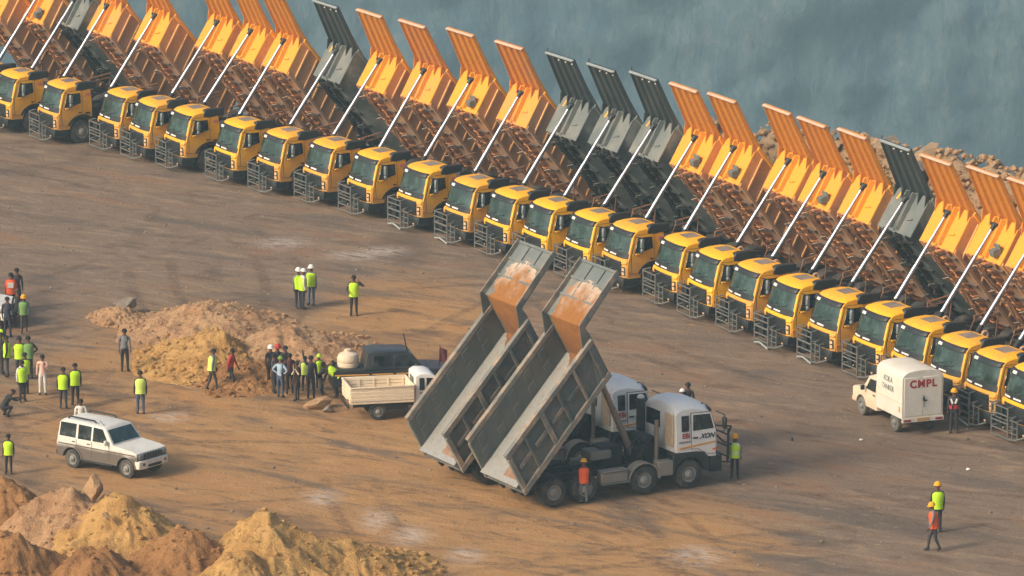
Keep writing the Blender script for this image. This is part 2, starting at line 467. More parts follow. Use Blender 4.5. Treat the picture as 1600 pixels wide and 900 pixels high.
for j in range(nz):
    tz = j / (nz - 1)
    z0 = PIT_Z - 6 + (350) * tz
    row = []
    for i in range(nx):
        x = -900 + 1800 * i / (nx - 1)
        bench = 99
        y = WALL_Y + (z0 - PIT_Z) * 0.30 + (9 if bench < 9 else 0)
        n_ = fbm(Vector((x * 0.012, z0 * 0.02, 1.7)), 6)
        y += 13 * n_ + 5 * noise.noise(Vector((x * 0.06, z0 * 0.03, 4))) + 2.5 * fbm(Vector((x * .15, z0 * .12, 2)), 4)
        row.append((x, y, z0 + 3 * noise.noise(Vector((x * 0.03, z0 * 0.05, 9)))))
    rows.append(row)
MAT['quarry'] = quarry_mat()
qw = b.grid(rows).build('quarry_wall', MAT['quarry'], recalc=False, smooth=False)
qw.data.polygons.foreach_set('use_smooth', [True] * len(qw.data.polygons))
tag(qw, 'hazy blue-grey rock face across the pit behind the truck row', kind='structure')

# ------------------------------------------------------------------ wheels, shared by the heavy trucks
def make_wheel(parent, x, y, r, w, rim=0.55, name='wheel', n=28, lugs=True, matt='tyre', matr='rim'):
    m = MB()
    s = 1 if y > 0 else -1
    m.lathe([(r * rim, -w * .24), (r * rim, -w * .5), (r * .86, -w * .5), (r * .97, -w * .40), (r, -w * .25), (r, w * .25), (r * .97, w * .40), (r * .86, w * .5), (r * rim, w * .5), (r * rim, w * .24)], (x, y, r), 'y', n)
    if lugs:
        for i in range(n):
            t = 2 * math.pi * i / n
            for sg in (-1, 1):
                m.box((x + math.cos(t) * r * 1.0, y + sg * w * .27, r + math.sin(t) * r * 1.0), (0.035 * r / .55, w * .34, 0.075 * r / .55), Matrix.Rotation(-t, 3, 'Y'))
    t_ = m.build(name, MAT[matt], parent)
    q = MB()
    yo = y + s * w * .5
    q.lathe([(r * rim * .99, -s * w * .2), (r * rim * .995, s * .006), (r * (rim - .05), s * .004), (r * (rim - .08), -s * .04), (r * .36, -s * .06), (r * .30, s * .02), (r * .17, s * .05), (r * .15, s * .08)], (x, yo, r), 'y', 20)
    for i in range(8):
        t = 2 * math.pi * i / 8
        q.lathe([(r * .035, -s * .05), (r * .035, s * .035)], (x + math.cos(t) * r * .24, yo, r + math.sin(t) * r * .24), 'y', 6)
    q.build('rim', MAT[matr], t_)
    return t_

# ------------------------------------------------------------------ a raised dump body
def body_matrix(hx, hz, th):
    c, s = math.cos(th), math.sin(th)
    return Matrix(((c, 0, -s, hx), (0, 1, 0, 0), (s, 0, c, hz), (0, 0, 0, 1)))

FL, RE, HU, HN = 4.2, -1.25, 4.86, 1.74         # floor front, rear end, top of headboard (u, n)
CU, CN, BW = 7.15, 2.30, 1.42                   # canopy tip, half width

def headboard(M, root, mat, thick=0.07, top=None):
    tu, tn = top or (HU, HN)
    d = Vector((tu - FL, 0, tn)); dn = d.normalized(); nf = Vector((dn.z, 0, -dn.x))       # forward normal
    m = MB(M)
    out = [(-BW, 0), (BW, 0), (BW, d.length * .86), (BW * .84, d.length), (-BW * .84, d.length), (-BW, d.length * .86)]
    P = lambda y, h, o: Vector((FL, 0, 0)) + dn * h + nf * o + Vector((0, y, 0))
    n = len(out)
    m.add([P(y, h, 0) for y, h in out] + [P(y, h, thick) for y, h in out],
          [tuple(range(n)), tuple(range(2 * n - 1, n - 1, -1))] + [(i, (i + 1) % n, n + (i + 1) % n, n + i) for i in range(n)])
    hb = m.build('headboard', mat, root, bevel=0.012)
    return hb, P, d.length

def make_body(kind, hx=-8.15, hz=1.2, th=R(50.7)):
    """kind: 'yellow' (ribbed box body) or 'grey' (smooth rock body)."""
    M = body_matrix(hx, hz, th)
    Y = kind == 'yellow'
    m = MB(M)
    wall_m = MAT['wall_yellow'] if Y else MAT['grey_wall']
    if Y:
        m.box(((FL + RE) / 2, 0, 0.03), (FL - RE, BW * 2 - .1, 0.06))
        for s in (-1, 1):
            m.prism([(RE, 0), (FL, 0), (HU, HN), (RE + .62, HN - .05)], s * (BW - .07), s * BW)
    else:
        sec = [(-BW, HN), (-BW, .72), (-.98, .02), (.98, .02), (BW, .72), (BW, HN)]
        inn = [(-BW + .07, HN), (-BW + .07, .75), (-.95, .09), (.95, .09), (BW - .07, .75), (BW - .07, HN)]
        rows = []
        for t in frange(0, 1, 9):
            rows.append((t, [(RE + (FL - RE) * t + nn * .37 * (1 if t > 0 else 1), y, nn) for y, nn in sec]))
        for a in (sec, inn): pass
        P = [[Vector((RE + (FL - RE) * t + nn * .375, y, nn)) for y, nn in sec] for t in frange(0, 1, 7)]
        Q = [[Vector((RE + (FL - RE) * t + nn * .375, y, nn)) for y, nn in inn] for t in frange(0, 1, 7)]
        m.shell(P, Q)
    root = m.build('dump_body', wall_m, None, bevel=0.0)
    # rails and ribs
    rib_m = MAT['wall_yellow'] if Y else MAT['grey_body']
    for s in (-1, 1):
        q = MB(M)
        q.prism([(RE + .55, HN - .16), (HU - .02, HN - .10), (HU + .03, HN + .05), (RE + .60, HN + .0)], s * (BW + .002), s * (BW + .10))
        q.build('top_rail', MAT['body_yellow'] if Y else MAT['grey_body'], root, bevel=.01)
        if Y:
            q = MB(M)
            q.prism([(RE, -.02), (FL + .02, -.02), (FL + .08, .14), (RE + .06, .14)], s * (BW + .002), s * (BW + .09))
            q.build('bottom_rail', MAT['wall_yellow'], root, bevel=.01)
            for i in range(8):
                u = RE + .10 + i * .70
                q = MB(M)
                q.prism([(u, .15), (u + .09, .15), (u + .65, HN - .16), (u + .56, HN - .16)], s * (BW + .001), s * (BW + .085))
                q.build('side_rib', MAT['rib_pale'], root, bevel=.012)
    # headboard with hoist pocket
    hb_m = MAT['body_yellow'] if Y else MAT['grey_body']
    hb, P, L = headboard(M, root, hb_m)
    for s in (-1, 1):                                   # the two uprights that hold the hoist trunnion
        q = MB(M)
        q.add([P(s * .20, .12, .075), P(s * .34, .12, .075), P(s * .34, L * .97, .075), P(s * .20, L * .97, .075),
               P(s * .23, .12, .24), P(s * .30, .12, .24), P(s * .30, L * .97, .30), P(s * .23, L * .97, .30)],
              [(0, 1, 2, 3), (7, 6, 5, 4), (0, 4, 5, 1), (1, 5, 6, 2), (2, 6, 7, 3), (3, 7, 4, 0)])
        q.build('hoist_upright', hb_m, root, bevel=.01)
    q = MB(M)
    q.add([P(.55, .62, .075), P(.95, .70, .075), P(.95, .76, .075), P(.55, .68, .075), P(.55, .62, .13), P(.95, .70, .13), P(.95, .76, .13), P(.55, .68, .13)],
          [(3, 2, 1, 0), (4, 5, 6, 7), (0, 1, 5, 4), (1, 2, 6, 5), (2, 3, 7, 6), (3, 0, 4, 7)])
    q.build('step_iron', hb_m, root)
    if not Y:
        q = MB(M)
        q.add([P(-1.05, L * .72, .073), P(-.92, L * .72, .073), P(-.80, L * .95, .073), P(-.93, L * .95, .073),
               P(-1.05, L * .72, .085), P(-.92, L * .72, .085), P(-.80, L * .95, .085), P(-.93, L * .95, .085)],
              [(3, 2, 1, 0), (4, 5, 6, 7), (0, 1, 5, 4), (1, 2, 6, 5), (2, 3, 7, 6), (3, 0, 4, 7)])
        q.build('yellow_marking', MAT['cab_yellow'], root)
    # canopy: slab, four ribs underneath that end in pointed gussets, pale lip
    cw0, cw1 = BW * .99, BW * .90
    c0, c1 = Vector((HU - .02, 0, HN)), Vector((CU, 0, CN))
    cd = (c1 - c0).normalized(); cn = Vector((cd.z, 0, -cd.x))                       # underside normal (forward, down)
    C = lambda t, yy, o: c0.lerp(c1, t) + Vector((0, yy * (cw0 + (cw1 - cw0) * t), 0)) + cn * o
    q = MB(M)
    q.shell([[C(t, y, 0) for y in frange(-1, 1, 5)] for t in (0, .5, 1)], [[C(t, y, -.06) for y in frange(-1, 1, 5)] for t in (0, .5, 1)])
    cano = q.build('canopy', MAT['canopy_yellow'] if Y else MAT['grey_canopy'], root)
    cm = MAT['canopy_yellow'] if Y else MAT['grey_canopy']
    for y in ((-.96, -.50, -.0, .48, .95) if Y else (-.95, -.50, 0.0, .50, .95)):
        q = MB(M)
        w = .055 if abs(y) < .9 else .035
        q.add([C(0, y - w, 0.002), C(0, y + w, 0.002), C(.985, y + w, 0.002), C(.985, y - w, 0.002),
               C(0, y - w * .5, .13), C(0, y + w * .5, .13), C(.985, y + w * .5, .10), C(.985, y - w * .5, .10)],
              [(3, 2, 1, 0), (4, 5, 6, 7), (0, 1, 5, 4), (1, 2, 6, 5), (2, 3, 7, 6), (3, 0, 4, 7)])
        if abs(y) < .9 or True:
            # pointed gusset running down on to the headboard
            yy = y * cw0
            q.add([P(yy - .05, L * .99, .07), P(yy + .05, L * .99, .07), P(yy + .02, L * .74, .072), P(yy - .02, L * .74, .072),
                   P(yy - .05, L * 1.01, .30), P(yy + .05, L * 1.01, .30), P(yy + .02, L * .76, .085), P(yy - .02, L * .76, .085)],
                  [(3, 2, 1, 0), (4, 5, 6, 7), (0, 1, 5, 4), (1, 2, 6, 5), (2, 3, 7, 6), (3, 0, 4, 7)])
        q.build('canopy_rib', cm, root)
    q = MB(M)
    q.add([C(.975, -1.0, .0), C(.975, 1.0, .0), C(1.0, 1.0, .0), C(1.0, -1.0, .0), C(.975, -1.0, .13), C(.975, 1.0, .13), C(1.005, 1.0, .13), C(1.005, -1.0, .13)],
          [(3, 2, 1, 0), (4, 5, 6, 7), (0, 1, 5, 4), (1, 2, 6, 5), (2, 3, 7, 6), (3, 0, 4, 7)])
    q.build('canopy_lip', MAT['lip'] if Y else MAT['grey_lip'], root, bevel=.01)
    if not Y:
        q = MB(M)
        for y in (-.25, .25, .72):
            q.lathe([(.05, 0), (.05, .02)], C(.88, y, .01), 'x', 8)
        q.build('canopy_bolts', MAT['white_strip'], root)
        q = MB(M); q.tube(C(1, -.98, 0), C(1.05, -.98, -.12), .03, 6); q.build('lip_hook', MAT['grey_canopy'], root)
    for s in (-1, 1):                                   # cheek plates between canopy and side wall
        q = MB(M)
        yb = s * (BW + .01)
        q.add([(HU - .9, s * BW, HN), (HU + .02, s * BW, HN), C(.32, s * 1.0, -.07), (HU - .9, s * (BW - .05), HN), (HU + .02, s * (BW - .05), HN), C(.32, s * .96, -.07)],
              [(0, 1, 2), (5, 4, 3), (0, 3, 4, 1), (1, 4, 5, 2), (2, 5, 3, 0)])
        q.build('cheek_plate', hb_m, root)
    # underside: two long beams, cross members, caked mud, loose plates and hoses
    um = MAT['rust'] if Y else MAT['dark']
    for s in (-1, 1):
        q = MB(M); q.box((1.45, s * .42, -.12), (5.0, .12, .22)); q.build('long_beam', um, root, bevel=.01)
    for i in range(7):
        u = RE + .35 + i * .8
        q = MB(M); q.box((u, 0, -.055), (.10, BW * 1.9, .108)); q.build('cross_member', MAT['under'] if Y else MAT['dark'], root)
    rnd = random.Random(5 if Y else 9)
    q = MB(M)
    for i in range(13):                                     # gusset blocks between the beams, one every 0.38 m
        for yy in (-.42, .42):
            g_ = MB(M); g_.prism([(-.55 + i * .38, -.01), (-.38 + i * .38, -.01), (-.22 + i * .38, -.23), (-.27 + i * .38, -.26)], yy - .17, yy + .10 + .04 * (i % 3)); g_.build('gusset', MAT['rust_lit'] if Y else MAT['dark'], root)
    for i in range(30 if Y else 40):
        u = rnd.uniform(-.6, FL); y = rnd.choice((-.42, .42, 0)) + rnd.gauss(0, .10)
        sz = rnd.uniform(.04, .10)
        q.box((u, y, -.14 - rnd.random() * .18), (sz * 3.2, sz * .7, sz * .5), Matrix.Rotation(rnd.random() * 3, 3, Vector((rnd.random(), rnd.random(), rnd.random())).normalized()), .7)
    tag(q.build('caked_mud', MAT['rust_lit'] if Y else MAT['under'], root, smooth=False), kind='stuff')
    for u, y, sx in ((3.75, -.9, .30), (2.3, -.85, .34), (1.5, .75, .34), (.5, -.7, .3)):
        q = MB(M); q.box((u, y, -.24), (sx, .36, .03), Matrix.Rotation(.5, 3, 'X') @ Matrix.Rotation(.35, 3, 'Y'))
        q.build('mud_flap', MAT['pale_plate'] if Y else MAT['grey_body'], root, bevel=.008)
    q = MB(M)
    for y0, du in ((.1, .2), (-.12, .0), (.22, -.2)):
        pts = [Vector((FL - .05 - i * .5 + du * .3, y0 + .07 * math.sin(i * 2.1 + y0 * 9), -.30 - .07 * math.sin(i * 1.3))) for i in range(8)]
        q.path(pts, .035, 6)
    q.build('hydraulic_hose', MAT['rust'] if Y else MAT['black'], root)
    for s in (-.9, .1, 1.0):
        q = MB(M); q.box((FL + .03, s, -.07), (.34, .22, .06), Matrix.Rotation(.4, 3, 'Z')); q.build('front_lug', MAT['rust_lit'] if Y else MAT['grey_body'], root)
    q = MB(M)
    q.box((RE + .2, 0, .75), (.07, BW * 1.9, 1.5), Matrix.Rotation(R(21), 3, 'Y')); q.build('tail_board', wall_m, root)
    # hoist: trunnion at the top, three chrome stages down to the chassis
    top = M @ (P(0, L * .80, .30)); bot = Vector((-2.55, 0, 1.0))
    hoist = MB(); dvec = bot - top
    hoist.tube(bot, bot - dvec * .30, .115, 14)
    ho = hoist.build('hoist_cylinder', MAT['dark'], None)
    for a, b_, r in ((.30, .56, .10), (.56, .80, .085), (.80, .965, .068)):
        q = MB(); q.tube(bot - dvec * a, bot - dvec * b_, r, 14); q.lathe([(r * 1.14, -.03), (r * 1.14, .03)], bot - dvec * a, 'z', 12, rot=(-dvec).to_track_quat('Z', 'Y').to_matrix()); q.build('hoist_stage', MAT['chrome'], ho)
    q = MB(); q.tube(bot - dvec * .955, bot - dvec * 1.0, .085, 10, .115); q.lathe([(.075, -.26), (.075, .26)], top, 'y', 10); q.build('trunnion', MAT['black'], ho)
    return root, ho, (M, P, L)
# ------------------------------------------------------------------ yellow row truck: cab
HW = lambda z: 1.22 - max(0.0, z - 1.65) * 0.075
FRONT = [(0.75, 0.0), (1.0, .03), (1.35, .02), (1.66, -.06), (2.66, -.34), (2.80, -.48)]
def fx(z):
    for (z0, x0), (z1, x1) in zip(FRONT[:-1], FRONT[1:]):
        if z0 <= z <= z1: return x0 + (x1 - x0) * (z - z0) / (z1 - z0)
    return FRONT[0][1] if z < FRONT[0][0] else FRONT[-1][1]
CURVE = lambda t: 0.17 * abs(t) ** 3.5
def cab_panel(z0, z1, t0, t1, off, nz=4, nt=9, deep=.05, zs=None):
    P, Q = [], []
    for z in frange(z0, z1, nz):
        P.append([Vector((fx(z) - CURVE(t) + off, t * HW(z), z)) for t in frange(t0, t1, nt)])
        Q.append([p - Vector((deep + off, 0, 0)) for p in P[-1]])
    return MB().shell(P, Q)

def arch(cx, cz, r, a0, a1, n=10):
    return [(cx + r * math.cos(a), cz + r * math.sin(a)) for a in frange(a0, a1, n)]

def make_cab():
    prof = [(x, z) for z, x in FRONT] + [(-.62, 2.89), (-1.0, 2.96), (-1.5, 2.99), (-1.84, 2.94), (-1.95, 2.80), (-2.0, 2.2), (-2.0, 1.6), (-2.0, 1.02)]
    wx, wz, wr = -1.41, .60, .74
    prof += arch(wx, wz, wr, math.acos(-.59 / wr), math.asin(.15 / wr), 11)
    ts = [-1, -.96, -.85, -.6, -.25, .25, .6, .85, .96, 1]
    m = MB(); n = len(prof); vs_ = []
    for t in ts:
        for x, z in prof:
            fr = max(0.0, min(1.0, (x + 1.0) / .7))
            rr = max(0.0, z - 2.55) / .44
            zz = z - .13 * abs(t) ** 7 * max(0, min(1, rr))
            vs_.append((x - CURVE(t) * fr + (.05 * abs(t) ** 8 if x < -1.9 else 0), t * HW(z), zz))
    fs = [tuple(range(n)), tuple(range(len(ts) * n - 1, (len(ts) - 1) * n - 1, -1))]
    for k in range(len(ts) - 1):
        fs += [(k * n + i, k * n + (i + 1) % n, (k + 1) * n + (i + 1) % n, (k + 1) * n + i) for i in range(n)]
    m.add(vs_, fs)
    cab = m.build('cab', MAT['cab_yellow'], None)
    B = MAT['black']
    cab_panel(1.82, 2.60, -.95, .95, .012, 5, 13).build('windshield', MAT['glass'], cab)
    cab_panel(1.60, 1.84, -.96, .96, .022, 3, 13).build('wiper_cowl', B, cab)
    cab_panel(2.56, 2.74, -.97, .97, .10, 3, 13, .08).build('sun_visor', B, cab, bevel=.012)
    for s in (-1, 1):
        cab_panel(1.80, 2.62, s * .93, s * 1.0, .018, 4, 3).build('pillar_trim', MAT['cab_yellow'] if s > 0 else B, cab)
    for t0, t1 in ((-.86, -.42), (-.22, .24)):
        cab_panel(1.655, 1.715, t0, t1, .034, 2, 4, .02).build('white_label', MAT['white_strip'], cab)
    cab_panel(2.60, 2.70, -.62, -.34, .115, 2, 3, .02).build('visor_sticker', MAT['white_strip'], cab)
    q = MB()
    for t0, t1, zz in ((-.62, -.05, 1.90), (.0, .55, 1.90)):
        a = Vector((fx(1.86) - CURVE(t0) + .05, t0 * 1.2, 1.84)); b_ = Vector((fx(2.0) - CURVE(t1) + .05, t1 * 1.2, 1.98))
        q.tube(a, b_, .016, 5)
    q.build('wiper', B, cab)
    g = cab_panel(.80, 1.44, -.74, .70, .014, 4, 11)
    for i in range(5):
        z = .88 + i * .125
        for t0, t1 in ((-.72, .68),):
            P = [[Vector((fx(zz) - CURVE(t) + .02, t * HW(zz), zz)) for t in frange(t0, t1, 9)] for zz in (z, z + .05)]
            Q = [[p + Vector((.035, 0, 0)) for p in row] for row in P]
            g.shell(P, Q)
    g.build('grille', B, cab)
    cab_panel(1.46, 1.58, -.90, .90, .03, 3, 11, .04).build('grille_lintel', MAT['cab_yellow'], cab, bevel=.01)
    for s in (-1, 1):
        t0, t1 = (.745, .985) if s > 0 else (-.985, -.745)
        cab_panel(.76, 1.34, t0, t1, .05, 4, 4, .06).build('headlight_surround', MAT['cab_yellow'], cab, bevel=.015)
        cab_panel(1.36, 1.56, t0 - .02, t1, .075, 3, 4, .06).build('front_corner', MAT['cab_yellow'], cab, bevel=.03)
        cab_panel(.86, 1.26, t0 + .04, t1 - .04, .058, 3, 3, .03).build('headlight_recess', B, cab)
        cab_panel(.90, 1.02, t0 + .06, t1 - .09, .075, 2, 3, .03).build('headlight', MAT['lens'], cab)
        cab_panel(1.08, 1.20, t0 + .06, t1 - .09, .075, 2, 3, .03).build('headlight', MAT['lens'], cab)
        y = s * (HW(1.0))
        q = MB(); q.box((-.20, y + s * .01, 1.0), (.10, .04, .06)); q.build('side_marker', MAT['amber'], cab)
        # door, its seams, window, handle
        yd = lambda z, o: s * (HW(z) + o)
        def side_plate(pts, o, deep=.03):
            vs2 = [(x, yd(z, o), z) for x, z in pts] + [(x, yd(z, o - deep), z) for x, z in pts]
            k = len(pts)
            return MB_add(vs2, [tuple(range(k)), tuple(range(2 * k - 1, k - 1, -1))] + [(i, (i + 1) % k, k + (i + 1) % k, k + i) for i in range(k)])
        door = [(-.36, .98), (-.34, 1.70), (-.60, 2.62), (-1.42, 2.64), (-1.46, 1.35), (-1.30, 1.36), (-1.0, 1.27), (-.80, 1.05), (-.66, .92)]
        cx, cz = -.9, 1.8
        gap = [(cx + (x - cx) * 1.03, cz + (z - cz) * 1.02) for x, z in door]
        side_plate(gap, .008).build('door_gap', B, cab)
        d_ = side_plate(door, .016); d_.build('door', MAT['cab_yellow'], cab)
        win = [(-.44, 1.74), (-.66, 2.50), (-1.34, 2.52), (-1.37, 2.02), (-.72, 1.84)]
        side_plate(win, .024).build('door_window', MAT['glass_dark'], cab, bevel=.006)
        q = MB(); q.box((-1.30, yd(1.55, .03), 1.56), (.16, .04, .05)); q.build('door_handle', B, cab)
        q = MB(); q.box((-.62, yd(1.76, .045), 1.80), (.24, .09, .07)); q.build('mirror_base', MAT['cab_yellow'], cab, bevel=.01)
        # mirrors, folded back along the door window
        q = MB(); q.path([(-.56, yd(2.6, -.02), 2.56), (-.80, s * 1.34, 2.52), (-.80, s * 1.34, 1.86), (-.62, yd(1.9, 0), 1.84)], .020, 6)
        mi = q.build('mirror_arm', B, cab)
        q = MB(); q.box((-.80, s * 1.30, 2.27), (.15, .16, .42)); q.build('mirror', MAT['mirror'], cab, bevel=.03)
        q = MB(); q.box((-.80, s * 1.30, 1.96), (.14, .15, .17)); q.build('mirror', MAT['mirror'], cab, bevel=.03)
        # wheel arch trim and step
        q = MB()
        A = arch(wx, wz, wr + .005, R(25), R(160), 12); A2 = arch(wx, wz, wr + .12, R(25), R(160), 12)
        q.shell([[Vector((x, s * 1.20, z)) for x, z in A], [Vector((x, s * 1.255, z)) for x, z in A]], [[Vector((x, s * 1.20, z)) for x, z in A2], [Vector((x, s * 1.25, z)) for x, z in A2]])
        q.build('fender', MAT['black'], cab)
        q = MB(); q.box((-.30, s * 1.10, .62), (.72, .20, .34)); q.box((-.34, s * 1.20, .42), (.5, .06, .05)); q.build('step', B, cab, bevel=.02)
    P = [[Vector((x, y, 2.985 + .006 - .02 * (abs(x + 1.25) > .5) )) for y in frange(-.42, .42, 3)] for x in frange(-1.62, -.95, 4)]
    q = MB(); q.shell([[Vector((x, y, 2.995 - .06 * max(0, -1 - x * -1) if False else (2.962 + (-.95 - x) * .055 if x > -1.5 else 2.994))) for y in frange(-.42, .42, 3)] for x in frange(-1.60, -.95, 4)],
                      [[Vector((x, y, 2.90)) for y in frange(-.42, .42, 3)] for x in frange(-1.60, -.95, 4)])
    q.build('roof_hatch', MAT['hatch'], cab)
    q = MB(); q.prism([(-1.12, 2.68), (-1.2, 2.97), (-1.40, 3.03), (-2.22, 3.03), (-2.22, 2.72), (-1.35, 2.60)], .86, 1.17); q.build('air_deflector', B, cab, bevel=.03)
    q = MB(); q.box((-1.76, HW(2.45) + .016, 2.42), (.26, .012, .16)); q.build('side_sticker', MAT['sticker'], cab)
    q = MB(); q.box((-1.72, HW(1.5) + .012, 1.50), (.24, .01, .09)); q.build('side_badge', B, cab)
    # bumper
    q = MB()
    out = [(-.62, 1.21), (-.10, 1.18), (.06, .95), (.09, 0), (.06, -.95), (-.10, -1.18), (-.62, -1.21)]
    q.prism(out, .36, .765, 'z'); q.build('bumper', B, cab, bevel=.03)
    q = MB(); q.box((.10, .78, .44), (.04, .10, .06)); q.box((.10, -.78, .44), (.04, .10, .06)); q.build('fog_lamp', MAT['lens'], cab)
    return cab
def MB_add(vs2, fs):
    m = MB(); m.add(vs2, fs); return m
MAT['mirror'] = paint('mirror_shell', S(120, 132, 134), 0.3, dust=0.2)

def make_guard(variant=0):
    S_ = MAT['steel']
    q = MB()
    y0, y1 = -1.24, -.02
    X = .34
    q.tube((X, y0, .14), (X, y0, 1.40), .036, 8); q.tube((X, y1, .10), (X, y1, 1.40), .036, 8); q.tube((X, y0, .88), (X, y1, .88), .02, 6)
    q.path([(X, y1, .14), (.30, .55, .22), (.12, .95, .40)], .036, 8)           # bottom rail back to the bumper
    q.path([(X, y1, 1.0), (.10, .10, 1.0)], .028, 6); q.path([(X, y0, .9), (.04, y0 + .2, .9)], .028, 6)
    q.path([(X, y0, .5), (.04, y0 + .2, .5)], .028, 6); q.path([(X, y1, .5), (.1, .1, .5)], .028, 6)
    q.path([(X, y0, 1.38), (.06, y0 + .15, 1.46)], .028, 6); q.path([(X, y1, 1.38), (.08, y1, 1.44)], .028, 6)
    g = q.build('front_guard', S_)
    zs = (.16, .44, .74, 1.04, 1.34) if variant == 0 else (.30, .56, .85, 1.14, 1.36)
    for z in zs:
        w = MB(); w.tube((X, y0, z), (X, y1, z), .030, 6); w.build('rung', S_, g)
    w = MB()
    w.path([(.28, .22, .20), (.28, .22, 1.05), (.10, .22, 1.1)], .028, 6); w.path([(.28, .60, .28), (.28, .60, .98), (.1, .60, 1.0)], .028, 6)
    for z in (.42, .66, .92): w.tube((.28, y1, z), (.26, .62, z), .022, 6)
    w.build('inner_brace', S_, g)
    w = MB(); w.box((.10, -1.0, .82), (.16, .44, .92)); w.box((.10, -.98, 1.31), (.20, .48, .05)); w.build('dark_backing', MAT['black'], g, bevel=.02)  # added dark box; stands in for the darkness behind the rungs
    if variant == 1:
        w = MB(); w.path([(X, y0, .12), (X + .08, (y0 + y1) / 2, .24), (X, y1, .06)], .04, 8); w.build('lower_hoop', MAT['grey_lip'], g)
    return g

def make_chassis(root, axles, length, wheel_r=.585, tank=True):
    q = MB()
    for s in (-1, 1): q.box((-length / 2 - .1, s * .42, .88), (length - .5, .10, .28))
    for x in frange(-1.0, -length + .4, 7): q.box((x, 0, .88), (.12, .76, .16))
    for x in axles: q.tube((x, -.95, wheel_r), (x, .95, wheel_r), .09, 8)
    ch = q.build('chassis', MAT['dark'], root)
    return ch

def make_row_truck(kind, guard):
    root = empty('dump_truck')
    cab = make_cab(); cab.parent = root
    g = make_guard(guard); g.parent = root
    ax = (-1.41, -3.25, -6.05, -7.42)
    ch = make_chassis(root, ax, 8.7)
    q = MB(); q.box((-2.35, -.75, 1.3), (.5, .7, 1.1)); q.tube((-2.35, -.75, 1.8), (-2.35, -.75, 2.6), .14, 10); q.build('air_filter', MAT['dark'], ch, bevel=.03)
    q = MB(); q.box((-2.30, .55, 1.25), (.45, .9, .9)); q.build('cooling_box', MAT['dark'], ch, bevel=.03)
    q = MB(); q.box((-4.7, 1.0, .78), (1.3, .5, .6)); q.build('fuel_tank', MAT['dark'], ch, bevel=.06)
    q = MB(); q.box((-4.7, -1.0, .78), (1.3, .5, .6)); q.build('tool_box', MAT['dark'], ch, bevel=.03)
    q = MB()
    for o in (0, .2): q.path([(-4.4, 1.18, 2.25 + o), (-5.6, 1.05, 2.42 + o)], .035, 6)
    q.path([(-4.4, 1.18, 2.25), (-4.4, 1.18, 2.45)], .03, 6); q.path([(-5.6, 1.05, 2.42), (-5.75, .55, 1.0)], .03, 6); q.path([(-4.4, 1.18, 2.3), (-4.3, .5, 1.0)], .03, 6)
    q.build('body_prop', MAT['rust'], ch)
    q = MB()
    n = 12; c = Vector((-3.55, .32, 2.20))
    pts = [c + Vector((.13 * math.cos(2 * math.pi * i / n), 0, .13 * math.sin(2 * math.pi * i / n))) for i in range(n + 1)]
    q.path(pts, .05, 6); q.tube(c + Vector((0, 0, -.1)), (-3.4, .3, 1.0), .05, 6); q.build('lifting_eye', MAT['lip'], ch)
    for x in ax:
        for s in (-1, 1): make_wheel(root, x, s * (1.04 if x > -5 else .98), .585, .36 if x > -5 else .60, n=24, lugs=(x == ax[0]))
    body, ho, info = make_body(kind)
    body.parent = root; ho.parent = root
    return root, body, info

